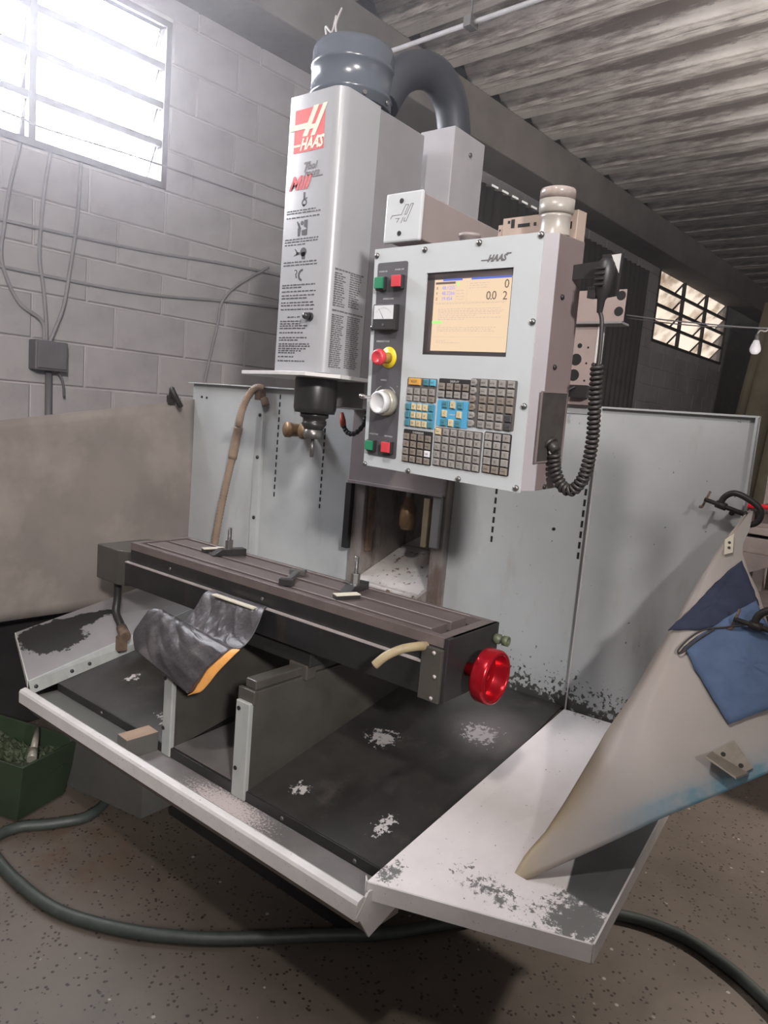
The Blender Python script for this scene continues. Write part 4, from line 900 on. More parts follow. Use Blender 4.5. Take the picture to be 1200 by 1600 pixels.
bm = newbm(); add_lathe(bm, [(0.004,0.037),(0.0035,0.050),(0.0055,0.056),(0.006,0.066),(0.004,0.072),(0.0,0.073)], (HU-0.014,HV+0.006,0.0008), (-0.25,0.1,1), 18); pput('crank_knob', bm, m_chrome, dial)
# keypads
m_key = plain('key_grey', (0.30,0.285,0.265), 0.5, 0, 0.25, 40); m_keyt = plain('key_teal', (0.06,0.22,0.27), 0.5, 0, 0.15, 40)
m_keyc = plain('key_cream', (0.60,0.50,0.30), 0.5, 0, 0.2, 40); m_keyo = plain('key_orange', (0.66,0.36,0.08), 0.5, 0, 0.1); m_keyw = plain('key_white', (0.72,0.72,0.74), 0.4, 0, 0.03)
m_keyb = plain('key_sky', (0.10,0.42,0.58), 0.5, 0, 0.1); m_keyd = plain('key_black', (0.05,0.05,0.05), 0.5, 0, 0.1); m_keybr = plain('key_brown', (0.235,0.20,0.165), 0.5, 0, 0.25, 40)
m_pad = plain('pad_grey', (0.115,0.108,0.105), 0.6, 0, 0.15); m_padk = plain('pad_black', (0.025,0.023,0.024), 0.5, 0, 0.1); m_padb = plain('pad_blue', (0.085,0.36,0.60), 0.5, 0, 0.05); m_padl = plain('pad_pale_blue', (0.09,0.33,0.52), 0.5, 0, 0.05)
def keypad(u0, u1, v0, v1, mat, title=None, label=None):
    bm = newbm(); add_prism(bm, [(x,y,0.0) for x,y in rrect(u0*K,v0*K,u1*K,v1*K,0.003,2)], (0,0,0.0012)); o = pput('keypad', bm, mat)
    if title: 
        bm = newbm(); ptext(bm, title, (u0+u1)/2*K, (v1-0.0075)*K, 0.0068, 0.0013, align='CENTER'); pput('keypad_title', bm, m_legend, o)
    if label: o['label'] = label
    return o
def key(pad, cu, cv, w=0.0155, h=0.0145, mat=None, s=None, size=0.006, shape=0):
    bm = newbm(); cu, cv = cu*K, cv*K; t = 0.0055
    P0 = [(-w/2,-h/2),(w/2,-h/2),(w/2,h/2),(-w/2,h/2)]
    if shape: P0 = [(-w/2,-h/2),(w/4,-h/2),(w/2,-h/5),(w/2,h/5),(w/4,h/2),(-w/2,h/2)]
    A = [bm.verts.new((cu+x,cv+y,0.0012)) for x,y in P0]; Bv = [bm.verts.new((cu+x,cv+y,t-0.001)) for x,y in P0]; Cv = [bm.verts.new((cu+x*0.84,cv+y*0.84,t)) for x,y in P0]
    n = len(P0); bm.faces.new(Cv)
    for i in range(n):
        bm.faces.new((A[i],A[(i+1)%n],Bv[(i+1)%n],Bv[i])); bm.faces.new((Bv[i],Bv[(i+1)%n],Cv[(i+1)%n],Cv[i]))
    bmesh.ops.recalc_face_normals(bm, faces=bm.faces)
    if s: add_text(bm, s, size, Matrix.Translation((cu, cv-size*0.33, t+0.0001)), 1, align='CENTER', ext=0.0001)
    return pput('key', bm, [mat or m_key, m_ink], pad, flip=False)
kp = keypad(-0.121,-0.038,-0.093,-0.043,m_pad)
key(kp,-0.099,-0.0515,0.037,0.0155,m_keyo,'RESET',0.007); key(kp,-0.067,-0.0515,mat=m_keyt,s='ON',size=0.005); key(kp,-0.048,-0.0515,mat=m_keyb,s='REC',size=0.005)
for i in range(4): key(kp,-0.1115+0.0207*i,-0.0715,s='F%d'%(i+1)); key(kp,-0.1115+0.0207*i,-0.0865,mat=m_key if i<3 else m_keybr,s='TOOL' if i<3 else 'OFS',size=0.004,h=0.013)
kp = keypad(-0.1205,-0.038,-0.148,-0.0965,m_padl)
for r_ in range(3):
    for c_ in range(5):
        cu, cv = -0.1135+0.0163*c_, -0.1045-0.0176*r_
        edge = c_ in (0,4)
        key(kp,cu,cv,0.0125 if edge else 0.0135,0.0145,m_keyt if edge else m_keyc, None if edge else ['+Z','+Y','-A','+X','J','-X','+A','-Y','-Z'][r_*3+c_-1],0.006)
kp = keypad(-0.1225,-0.040,-0.226,-0.154,m_padk,'OVERRIDES')
for r_ in range(4):
    for c_ in range(4):
        key(kp,-0.1125+0.0205*c_,-0.1695-0.0160*r_,mat=m_keyw if (r_==2 and c_==3) else m_keybr, s=['-10','100','+10','HAND','-10','100','+10','HAND','CW','STOP','CCW','100%','5%','25%','50%','100%'][r_*4+c_],size=0.0045,h=0.0142)
kp = keypad(-0.033,0.0485,-0.081,-0.041,m_padk,'DISPLAY')
for r_ in range(2):
    for c_ in range(4):
        key(kp,-0.0235+0.0207*c_,-0.0570-0.0160*r_,mat=m_key if r_ else m_keybr,s=['PRGM','POSIT','OFSET','CURNT','ALARM','PARAM','SETNG','HELP'][r_*4+c_],size=0.004)
kp = keypad(-0.0325,0.0495,-0.139,-0.085,m_padb)
for cu, cv, m_, s_ in ((-0.0115,-0.0935,m_keyt,'HOME'),(0.0085,-0.0935,m_keyc,'A'),(0.0285,-0.0935,m_keyt,'PAGE'),(-0.012,-0.1125,m_keyc,'<'),(0.0265,-0.1125,m_keyc,'>'),(-0.0125,-0.1305,m_keyt,'END'),(0.0065,-0.1305,m_keyc,'V'),(0.0260,-0.1305,m_keyt,'PAGE')):
    key(kp,cu,cv,0.0135 if m_ is m_keyc else 0.0145,0.0155,m_,s_,0.006 if m_ is m_keyc else 0.0035)
bm = newbm(); ptext(bm, 'CURSOR', 0.0075*K, -0.115*K, 0.0045, 0.0013, align='CENTER'); pput('keypad_title', bm, m_legend, kp)
kp = keypad(-0.0345,0.0885,-0.2235,-0.1420,m_pad)
AL = ['SHIFT','A','B','C','D','E','F','G','H','I','J','K','L','M','N','O','P','Q','R','S','T','U','V','W','X','Y','Z','EOB','(',')']
for i in range(30):
    r_, c_ = divmod(i, 6); key(kp,-0.0245+0.0205*c_,-0.1505-0.0161*r_,mat=m_keyc if i==0 else m_key,s=AL[i],size=0.0082 if len(AL[i])==1 else 0.0035)
kp = keypad(0.0505,0.159,-0.1335,-0.0375,m_pad)
MD = [['EDIT','INSRT','ALTER','DEL','UNDO'],['MEM','SNGL','DRY','OPT','BLOCK'],['MDI','COOL','ORNT','FWD','REV'],['JOG','.0001','.001','.01','.1'],['ZERO','AUTO','ORGN','ONE','HOME'],['LIST','PROG','SEND','RECV','ERASE']]
for r_ in range(6):
    for c_ in range(5):
        key(kp,(0.058 if c_==0 else 0.0825+0.0213*(c_-1)),-0.0455-0.0162*r_,0.0165 if c_ else 0.0155,0.0145,(m_keyd if (c_==4 and r_>3) else (m_keybr if r_ in (2,3) else m_key)),MD[r_][c_],0.004,shape=1 if c_==0 else 0)
kp = keypad(0.0935,0.157,-0.2215,-0.1395,m_padk)
NM = ['7','8','9','4','5','6','1','2','3','-','0','.','CANCL','SPACE','WRITE']
for i in range(15):
    r_, c_ = divmod(i, 3); key(kp,0.1045+0.0208*c_,-0.1485-0.0161*r_,0.0172,0.015,m_key if r_<4 else m_keybr,NM[i],0.0085 if len(NM[i])==1 else 0.0037)
# right side of the pendant: screws, recessed connector plate
XR = U1+0.0225
for v, w_ in ((0.132,-0.054),(-0.009,-0.052),(-0.262,-0.06)):
    bm = newbm(); add_lathe(bm, [(0.006,0),(0.005,0.003),(0,0.004)], (XR,v,w_), (1,0,0), 14); pput('side_screw', bm, m_dark, body)
rc = pbox('connector_plate', (XR,-0.205,-0.112), (XR+0.002,-0.062,-0.012), plain('dark_plate',(0.06,0.055,0.05),0.5,0,0.35,30), None, 0.0)
bm = newbm()
for lo, hi in (((XR,-0.208,-0.115),(XR+0.004,-0.205,-0.010)), ((XR,-0.062,-0.115),(XR+0.004,-0.059,-0.010)), ((XR,-0.205,-0.115),(XR+0.004,-0.062,-0.112)), ((XR,-0.205,-0.012),(XR+0.004,-0.062,-0.010))): add_box(bm, lo, hi)
pput('plate_frame', bm, m_pbody, rc)
bm = newbm(); add_lathe(bm, [(0.022,V1-0.004),(0.022,V1+0.010),(0.0245,V1+0.011),(0.0245,V1+0.018),(0.0,V1+0.019)], (-0.005,0,-0.03), (0,1,0), 32); pput('swivel_cap', bm, plain('swivel_grey',(0.30,0.26,0.25),0.4), None)
# ------------------------------------------------ things on and at the pendant
def pthing(name, loc, label, cat): 
    m = PM.copy(); m.translation = PM @ Vector(loc); return empty(name, (0,0,0), label, cat, mtx=m)
bc = pthing('beacon_lamp', (0.193,V1,-0.055), 'clear domed beacon lamp standing on the pendant corner', 'beacon')
m_bea = Mat('cloudy_beacon', (0.36,0.335,0.30), 0.33).vary(20, 0.15).done()
m_beat = Mat('beacon_cap', (0.40,0.34,0.31), 0.15).vary(30, 0.3).done()
bm = newbm(); add_lathe(bm, [(0.033,V1),(0.0305,V1+0.003),(0.030,V1+0.036),(0.032,V1+0.041),(0.0,V1+0.042)], (0.193,0,-0.055), (0,1,0), 40); pput('beacon_base', bm, m_bea, bc)
bm = newbm(); add_lathe(bm, [(0.032,V1+0.042),(0.035,V1+0.046),(0.0355,V1+0.070),(0.0,V1+0.0705)], (0.193,0,-0.055), (0,1,0), 40); pput('beacon_lens', bm, m_bea, bc)
bm = newbm(); add_lathe(bm, [(0.0357,V1+0.0705),(0.036,V1+0.086),(0.034,V1+0.091),(0.028,V1+0.093),(0.0,V1+0.093)], (0.193,0,-0.055), (0,1,0), 40); pput('beacon_cap', bm, m_beat, bc)
fd = pthing('drive_box', (0.13,V1,-0.10), 'beige metal drive unit lying on top of the pendant behind the beacon', 'drive unit')
m_bei = plain('beige_metal', (0.45,0.36,0.30), 0.45, 0, 0.15)
fb = pbox('drive_case', (0.042,V1-0.002,-0.120), (0.226,V1+0.056,-0.085), m_bei, fd, 0.001)
pbox('drive_ear', (0.028,V1-0.002,-0.115), (0.042,V1+0.044,-0.088), m_bei, fd, 0.001)
for x0, y0, x1, y1 in ((0.064,0.034,0.073,0.052),(0.055,0.044,0.061,0.050),(0.082,0.034,0.112,0.041),(0.082,0.012,0.108,0.019),(0.122,0.034,0.128,0.041),(0.114,0.014,0.118,0.018),(0.034,0.03,0.037,0.034),(0.034,0.015,0.037,0.019),(0.20,0.02,0.214,0.034)):
    pbox('opening', (x0,V1+y0,-0.0852), (x1,V1+y1,-0.0843), m_black, fb)
# plug and coiled cord at the pendant's right side
pg = pthing('plug_and_cord', (0.315,0.13,-0.06), 'black plug with a coiled cord hanging beside the right side of the pendant', 'cord')
m_cord = plain('black_cord', (0.035,0.03,0.028), 0.45, 0, 0.2)
bm = newbm(); add_lathe(bm, [(0.0,-0.045),(0.0055,-0.045),(0.008,-0.02),(0.013,-0.012),(0.017,0.01),(0.019,0.03),(0.016,0.05),(0.010,0.058),(0.0,0.058)], (0.312,0.145,-0.06), (0.04,1,0), 22)
for i in range(4): add_box(bm, (0.302,0.150+0.010*i,-0.043), (0.322,0.154+0.010*i,-0.038))
add_box(bm, (0.284,0.128,-0.07), (0.302,0.150,-0.05)); pput('plug', bm, m_blackp, pg, 0.001)
bm = newbm(); add_prism(bm, [(0.292,0.215,-0.085),(0.336,0.216,-0.085),(0.334,0.135,-0.085),(0.300,0.130,-0.085)], (0,0,0.004)); pput('plug_plate', bm, m_blackp, pg)
bm = newbm(); add_prism(bm, [(0.312,0.213,-0.081),(0.332,0.2145,-0.081),(0.331,0.178,-0.081)], (0,0,0.001)); pput('plate_corner', bm, m_lip, pg)
bm = newbm(); add_prism(bm, [(U1+0.02,0.20,-0.09),(0.30,0.205,-0.088),(0.30,0.175,-0.088),(U1+0.02,0.17,-0.09)], (0,0,0.003)); pput('plug_bracket', bm, m_blackp, pg)
bm = newbm(); add_tube(bm, [(0.309,0.105,-0.06),(0.317,0.086,-0.06),(0.320,0.037,-0.06),(0.320,-0.005,-0.06)], 0.0042, 10); pput('straight_cord', bm, m_cord, pg)
bm = newbm(); add_helix(bm, [(0.318,0.0,-0.06),(0.320,-0.038,-0.06),(0.323,-0.089,-0.06),(0.326,-0.154,-0.06),(0.318,-0.221,-0.06),(0.295,-0.258,-0.06),(0.267,-0.252,-0.06),(0.247,-0.217,-0.06),(0.243,-0.185,-0.06)], 0.0098, 0.0043, 0.0098, 6, 12); pput('coil', bm, m_cord, pg, flip=True)
bm = newbm(); add_cyl(bm, (0.246,-0.183,-0.06), (XR+0.004,-0.168,-0.06), 0.011, 0.014, 18); add_cyl(bm, (0.232,-0.172,-0.06), (XR,-0.168,-0.06), 0.019, seg=18); pput('connector', bm, m_cord, pg)

# =================================================================== THINGS ON THE TABLE
def stepclamp(x, y, rz, hh, label):
    T = Matrix.Translation((x,y,0.90)) @ Matrix.Rotation(rz,4,'Z')
    e = empty('step_clamp', (0,0,0), label, 'clamp', 'step clamps bolted to the milling table', mtx=T)
    bm = newbm(); add_prism(bm, [(-0.017,-0.062,0.003),(-0.017,-0.030,0.022),(-0.017,0.056,0.022),(-0.017,0.056,0.0),(-0.017,-0.050,0.0)], (0.034,0,0))
    bm.transform(T); put('clamp_bar', bm, m_dark, e, 0.0015)
    bm = newbm(); add_cyl(bm, (0,0,0.018), (0,0,hh), 0.0062, seg=14); 
    for i in range(int((hh-0.045)/0.004)): add_cyl(bm, (0,0,0.045+0.004*i), (0,0,0.047+0.004*i), 0.0071, seg=14)
    bm.transform(T); put('stud', bm, m_steel, e)
    bm = newbm(); add_cyl(bm, (0,0,0.020), (0,0,0.023), 0.016, seg=22); bm.transform(T); put('washer', bm, m_steel, e)
    bm = newbm(); add_cyl(bm, (0,0,0.023), (0,0,0.052), 0.0135, seg=6, smooth=False); bm.transform(T); put('hex_nut', bm, m_steel, e, 0.001)
stepclamp(-0.325, 0.040, math.radians(-18), 0.092, 'dark step clamp with upright threaded stud near the far left end of the table')
stepclamp(0.232, 0.035, math.radians(12), 0.102, 'dark step clamp with tall threaded stud near the open column')
def bar(x, y, rz, ln, wd, label):
    T = Matrix.Translation((x,y,0.9)) @ Matrix.Rotation(rz,4,'Z')
    e = empty('packing_bar', (0,0,0), label, 'bar', 'pale topped packing bars on the table', mtx=T)
    bm = newbm(); add_box(bm, (-ln/2,-wd/2,0.0), (ln/2,wd/2,0.011)); bm.transform(T); put('bar_body', bm, m_dark, e, 0.001)
    bm = newbm(); add_box(bm, (-ln/2,-wd/2,0.011), (ln/2,wd/2,0.0135)); bm.transform(T); put('bar_top', bm, m_cream, e)
bar(-0.392, 0.030, math.radians(74), 0.075, 0.024, 'pale flat bar with dark sides left of the far step clamp')
bar(0.272, -0.045, math.radians(66), 0.072, 0.026, 'pale flat bar with dark sides in front of the clamp by the column')
T = Matrix.Translation((0.035,-0.015,0.9)) @ Matrix.Rotation(math.radians(122),4,'Z')
e = empty('table_stop', (0,0,0), 'small steel arm with a forked end lying across the table slots', 'tool', mtx=T)
bm = newbm(); add_box(bm, (-0.075,-0.009,0.004), (0.055,0.009,0.016)); bm.transform(T); put('stop_arm', bm, m_steel, e, 0.002)
bm = newbm(); add_box(bm, (0.045,-0.024,0.003), (0.062,0.024,0.018)); add_cyl(bm, (0.062,-0.018,0.010), (0.078,-0.018,0.010), 0.007, seg=10); add_cyl(bm, (0.062,0.018,0.010), (0.078,0.018,0.010), 0.007, seg=10); bm.transform(T); put('fork_end', bm, m_steel, e, 0.001)
bm = newbm(); add_box(bm, (-0.092,-0.021,0.0), (-0.070,0.021,0.020)); bm.transform(T); put('clamp_foot', bm, m_dark, e, 0.002)

# wooden block in the gutter
T = Matrix.Translation((-0.225,-0.345,0.373)) @ Matrix.Rotation(math.radians(-4),4,'Z')
bm = newbm(); add_box(bm, (-0.028,-0.047,0.0), (0.028,0.052,0.058)); bm.transform(T)
wb = put('wood_block', bm, [m_wood, plain('grimy_wood',(0.10,0.095,0.085),0.7)], None, 0.002)
for p in wb.data.polygons: p.material_index = 0 if p.normal.z > 0.5 else 1
tag(wb, 'wooden block with bare pale top wedged in the front gutter', 'wood block')

# =================================================================== VINYL COVER draped in front of the table
RW = [(-0.122,-0.200,0.045,0.832,0.836),(-0.150,-0.205,0.062,0.823,0.827),(-0.172,-0.207,0.068,0.790,0.795),(-0.195,-0.213,0.066,0.755,0.762),(-0.215,-0.218,0.065,0.733,0.748),(-0.235,-0.225,0.066,0.742,0.742),
      (-0.258,-0.242,0.075,0.775,0.750),(-0.280,-0.258,0.082,0.786,0.753),(-0.300,-0.270,0.075,0.774,0.738),(-0.318,-0.278,0.050,0.745,0.705),(-0.332,-0.286,0.022,0.708,0.662),(-0.340,-0.262,-0.008,0.672,0.616)]
def cr(q, t): return 0.5*((2*q[1])+(q[2]-q[0])*t+(2*q[0]-5*q[1]+4*q[2]-q[3])*t*t+(3*q[1]-q[0]-3*q[2]+q[3])*t*t*t)
def vin(u, v):
    f = u*(len(RW)-1); i = min(int(f), len(RW)-2); t = f-i
    y, xl, xr, zl, zr = [cr([RW[max(0,min(len(RW)-1,j))][k] for j in (i-1,i,i+1,i+2)], t) for k in range(5)]
    x = xl+(xr-xl)*v; z = zl+(zr-zl)*v
    a = 31*x-19*u+2.2*math.sin(11*x+4*u)
    ridge = lambda q: 1-abs(math.sin(q))**0.55
    dent = 0.0060*ridge(a)*math.sin(9*u+17*x) + 0.0045*ridge(1.7*a+23*u)*math.sin(21*u-9*x) + 0.004*math.sin(8*x+9*u)
    k = min(1, u*6)*(0.55+0.45*math.sin(math.pi*v))
    return Vector((x, y-dent*k*0.7, z+dent*k))
bm = newbm(); add_grid(bm, vin, 110, 90)
vc = put('vinyl_cover', bm, m_vinyl, solid=0.002); tag(vc, 'creased black vinyl sheet draped over the front of the machine base', 'cover')
bm = newbm(); HP = [Vector(p) for p in ((0.094,-0.283,0.758),(0.086,-0.296,0.747),(0.062,-0.314,0.716),(0.040,-0.322,0.690),(0.020,-0.328,0.655),(0.008,-0.334,0.628),(-0.010,-0.340,0.612))]
def hem(u, v):
    p = resample3(HP, u); wv = 0.3+0.7*math.sin(math.pi*min(1,0.15+u*0.9))
    return p + Vector((0.034*v*wv, 0.008*v, 0.003*v+0.004*math.sin(7*u)*v))
def resample3(P, t):
    f = t*(len(P)-1); i = min(int(f), len(P)-2); q = [P[max(0,min(len(P)-1,j))] for j in (i-1,i,i+1,i+2)]
    return cr(q, f-i)
add_grid(bm, hem, 30, 4); put('orange_hem', bm, m_orange, vc, solid=0.0015)
bm = newbm()
add_grid(bm, lambda u, v: vin(0.62+0.38*u, 0.995).lerp(hem(u, 0.6)+Vector((0,0.012,0)), v), 16, 4); lin = put('brown_lining', bm, m_ribbrown, vc, solid=0.001)
bm = newbm(); add_box(bm, (-0.155,-0.160,0.829), (0.028,-0.142,0.834)); st_ = put('batten', bm, m_cream, vc, 0.001)

# =================================================================== SHEETS
# grey dusty sheet closing the left side
bm = newbm()
def lsheet(u, v):
    y = -0.95 + 1.50*u; x = -1.205 - 0.04*math.sin(u*2.2) + 0.012*math.sin(v*3+u*5)
    ztop = 1.398 - 0.137*(0.53-y)/0.84; zb = 0.508 + 0.012*math.sin(u*6)
    y2 = y + 0.085*(1-v)*max(0,u-0.3)
    return Vector((x + 0.03*(1-v), y2, zb + (ztop-zb)*v))
add_grid(bm, lsheet, 40, 20); lsh = put('grey_sheet', bm, m_lsheet, solid=0.004)
tag(lsh, 'large dusty grey sheet hanging along the left side of the machine', 'sheet')
m_ic = m_clampi
bm = newbm(); add_tube(bm, [(-1.215,0.42,1.40),(-1.205,0.415,1.435),(-1.18,0.40,1.428),(-1.17,0.42,1.39),(-1.172,0.44,1.365)], 0.012, 10); add_box(bm, (-1.235,0.41,1.37), (-1.215,0.44,1.41))
tag(put('sheet_clamp', bm, m_ic), 'dark curved clamp on the top edge of the grey sheet', 'clamp')
# faded sheet clamped at the right
SA, SN = Vector((0.896,-0.169,0.42)), Vector((0.147,-0.798,0.584)).normalized()
SX = Vector((0,0,1)).cross(SN).normalized(); SY = SN.cross(SX)
def resample(P, t):
    P = [Vector(p) for p in P]; L = [0]
    for i in range(1, len(P)): L.append(L[-1]+(P[i]-P[i-1]).length)
    s = t*L[-1]
    for i in range(len(P)-1):
        if s <= L[i+1]+1e-9: return P[i].lerp(P[i+1], (s-L[i])/max(1e-9, L[i+1]-L[i]))
    return P[-1]
EL = [(0.340,1.012),(0.308,0.937),(0.265,0.83),(0.225,0.717),(0.18,0.585),(0.155,0.502),(0.118,0.399),(0.09,0.295),(0.067,0.209),(0.043,0.132),(0.015,0.075),(0.003,0.031),(0.0,0.0)]
ER = [(0.352,1.015),(0.350,0.96),(0.341,0.916),(0.343,0.889),(0.363,0.84),(0.389,0.794),(0.417,0.718),(0.46,0.65),(0.60,0.53),(0.66,0.565)]
def bulge(p):
    return 0.022*math.sin(p.x*7+0.5)*math.sin(p.y*3.0) + 0.006*math.sin(p.x*19+p.y*11)
def sheetpt(u, v, off=0.0):
    L, R_ = resample(EL, v), resample(ER, v); p = L.lerp(R_, u)
    curl = -0.09*max(0, 1-u/0.16)**2*min(1, v*3)*max(0, math.sin(math.pi*min(1,v*1.0)))**1.6
    w_ = bulge(p)*min(1,u*4) + curl*0.8
    return SA + SX*p.x + SY*p.y + SN*(w_+off)
bm = newbm(); NU, NV = 40, 60
V_ = add_grid(bm, lambda u, v: sheetpt(u, v), NU, NV)
lay = bm.loops.layers.color.new('tint')
idx = {}
for i in range(NU+1):
    for j in range(NV+1): idx[V_[i][j]] = (i/NU, j/NV)
for f in bm.faces:
    for l in f.loops:
        u, v = idx[l.vert]
        cr_ = max(0, 1-u/0.22)*min(1, 0.35+v) + max(0, 1-abs(v-0.12)/0.12)*0.4; bl = min(1, 1.5*max(0, 1-(1-v)/0.20))*min(1, max(0,(u-0.12)*3)) + 0.5*max(0,1-abs(v-0.12)/0.16)*u
        l[lay] = (min(1,cr_), 0.8*max(0,1-u/0.10)*max(0,1-abs(v-0.34)/0.26), min(1,bl), 1)
rsh = put('faded_sheet', bm, m_rsheet, solid=0.004); tag(rsh, 'big faded grey and blue plastic sheet leaning over the white right flap', 'sheet')
def onsheet(x, y, off): 
    p = Vector((x,y)); return SA + SX*x + SY*y + SN*(bulge(p)+off)
def patch(name, poly, off, mat, label, cat, n=26):
    import mathutils
    bm = newbm(); xs = [p[0] for p in poly]; ys_ = [p[1] for p in poly]
    pts = [Vector((x,y)) for x,y in poly]
    dense = []
    for i in range(len(pts)):
        a_, b_ = pts[i], pts[(i+1)%len(pts)]; k = max(1, int((b_-a_).length/0.012))
        for j in range(k):
            q = a_.lerp(b_, j/k); dense.append(q + Vector((random.uniform(-1,1), random.uniform(-1,1)))*0.0012)
    c_ = sum(dense, Vector((0,0)))/len(dense)
    rings = []
    for k in range(8):
        t = 1-k/8; rings.append([bm.verts.new(onsheet(*(c_+(q-c_)*t), off + 0.002*math.sin(k+q.x*60))) for q in dense])
    ctr = bm.verts.new(onsheet(c_.x, c_.y, off)); N_ = len(dense)
    for k in range(7):
        for i in range(N_): f = bm.faces.new((rings[k][i], rings[k][(i+1)%N_], rings[k+1][(i+1)%N_], rings[k+1][i])); f.smooth = True
    for i in range(N_): bm.faces.new((rings[7][i], rings[7][(i+1)%N_], ctr)).smooth = True
    return tag(put(name, bm, mat, solid=0.003), label, cat)
patch('dark_cloth', [(0.343,0.866),(0.369,0.815),(0.395,0.758),(0.351,0.712),(0.315,0.678),(0.282,0.664),(0.212,0.647),(0.243,0.692),(0.282,0.763),(0.311,0.815)], 0.007, m_navy, 'dark navy cloth stuck on the upper part of the faded sheet', 'cloth')
patch('denim_cloth', [(0.385,0.765),(0.408,0.725),(0.450,0.66),(0.53,0.62),(0.53,0.56),(0.449,0.525),(0.367,0.464),(0.324,0.516),(0.284,0.567),(0.256,0.611),(0.284,0.650),(0.326,0.697)], 0.013, m_denim, 'faded blue denim cloth on the sheet under the second clamp', 'cloth')
br = empty('angle_bracket', onsheet(0.385,0.385,0.006), 'small bent metal bracket fixed near the lower edge of the faded sheet', 'bracket')
m_brk = plain('dusty_angle', (0.26,0.23,0.19), 0.5, 0.2, 0.3, 30)
bm = newbm(); add_prism(bm, [onsheet(x,y,0.006) for x,y in ((0.345,0.395),(0.383,0.434),(0.425,0.388),(0.395,0.358))], SN*0.004); put('bracket_leaf', bm, m_brk, br)
bm = newbm(); add_prism(bm, [onsheet(0.345,0.395,0.008), onsheet(0.418,0.372,0.008), onsheet(0.395,0.345,0.055), onsheet(0.335,0.370,0.050)], SY*0.004); put('bracket_wing', bm, m_brk, br)
for x, y in ((0.366,0.398),(0.402,0.385)):
    bm = newbm(); add_cyl(bm, onsheet(x,y,0.010), onsheet(x,y,0.0115), 0.005, seg=12); put('hole', bm, m_black, br)
cp = empty('cream_tab', onsheet(0.31,0.895,0.006), 'little cream plate with two rivets near the top of the faded sheet', 'plate')
bm = newbm(); add_prism(bm, [onsheet(x,y,0.010) for x,y in ((0.300,0.912),(0.318,0.935),(0.322,0.880),(0.304,0.868))], SN*0.003); put('tab', bm, m_cream, cp)
for x, y in ((0.311,0.905),(0.312,0.890)):
    bm = newbm(); add_cyl(bm, onsheet(x,y,0.013), onsheet(x,y,0.015), 0.0035, seg=10); put('rivet', bm, m_dark, cp)
# G clamps: built in a local frame (screw along x, frame above), then placed
def gclamp(T, label, sc=1.0):
    e = empty('g_clamp', (0,0,0), label, 'clamp', mtx=T)
    M_ = T @ Matrix.Scale(sc, 4)
    bm = newbm(); add_tube(bm, [(-0.035,0,-0.004),(-0.036,0,0.020),(-0.022,0,0.040),(0.0,0,0.045),(0.040,0,0.037),(0.062,0,0.024),(0.068,0,0.0),(0.058,0,-0.018),(0.040,0,-0.024)], 0.0085, 10); bm.transform(M_); put('clamp_frame', bm, m_clampi, e)
    bm = newbm(); add_cyl(bm, (-0.048,0,0), (-0.020,0,0), 0.0105, seg=14); bm.transform(M_); put('clamp_boss', bm, m_clampi, e)
    bm = newbm(); add_cyl(bm, (-0.080,0,0), (0.030,0,0), 0.006, seg=12)
    for i in range(22): add_cyl(bm, (-0.018+0.002*i,0,0), (-0.017+0.002*i,0,0), 0.0068, seg=10)
    bm.transform(M_); put('clamp_screw', bm, m_clampi, e)
    bm = newbm(); add_cyl(bm, (-0.078,0.0,-0.020), (-0.074,0.0,0.026), 0.0032, seg=8); add_tube(bm, [(-0.078,0,-0.018),(-0.080,0,-0.023),(-0.086,0,-0.024)], 0.004, 8); bm.transform(M_); put('tommy_bar', bm, m_rust, e)
    bm = newbm(); add_cyl(bm, (0.028,0,0), (0.036,0,0), 0.010, seg=14); bm.transform(M_); put('clamp_pad', bm, m_clampi, e)
# clamp 1 holds the sheet's top to the right splash panel
gclamp(Matrix.Translation((1.090,0.475,1.238)) @ Matrix.Rotation(math.radians(14),4,'Y'), 'iron G clamp gripping the top of the faded sheet to the right splash panel', 0.93)
gclamp(Matrix.Translation(onsheet(0.425,0.685,0.045)) @ Matrix.Rotation(math.radians(8),4,'Z') @ Matrix.Rotation(math.radians(8),4,'Y'), 'second iron clamp lying over the blue denim cloth at the right edge', 1.0)
bm = newbm(); add_tube(bm, [onsheet(0.375,0.690,0.035), onsheet(0.330,0.676,0.02), onsheet(0.290,0.662,0.016), onsheet(0.262,0.635,0.015), onsheet(0.243,0.600,0.015), onsheet(0.252,0.597,0.015), onsheet(0.275,0.630,0.016), onsheet(0.31,0.668,0.018)], 0.0022, 8)
tag(put('wire_loop', bm, m_clampi), 'thin bent wire loop at the upper corner of the denim cloth', 'wire')

# =================================================================== FLOOR THINGS
bm = newbm(); add_tube(bm, [(-0.80,0.10,0.018),(-0.66,-0.10,0.018),(-0.545,-0.29,0.018),(-0.575,-0.40,0.018),(-0.63,-0.49,0.018),(-0.62,-0.57,0.018),(-0.55,-0.60,0.018),(-0.43,-0.61,0.018),(-0.283,-0.605,0.018),(-0.153,-0.58,0.018),(0.005,-0.505,0.018),(0.144,-0.406,0.018),(0.262,-0.291,0.018),(0.376,-0.166,0.018),(0.494,-0.04,0.018),(0.60,0.12,0.018),(0.74,0.34,0.018),(0.931,0.497,0.018),(1.079,0.545,0.018),(1.206,0.523,0.018),(1.345,0.45,0.018),(1.6,0.25,0.018)], 0.0165, 14, smooth=10)
tag(put('floor_hose', bm, m_rubber), 'dark rubber hose looping over the terrazzo floor under the machine', 'hose')
dt = box('shade_box', (-1.80,-1.7,0.0), (-1.36,0.55,0.46), m_dark, None, 0.01); tag(dt, 'long dark box added for the shade beneath the grey sheet', 'shade box')  # dark box added in place of the shaded wall base
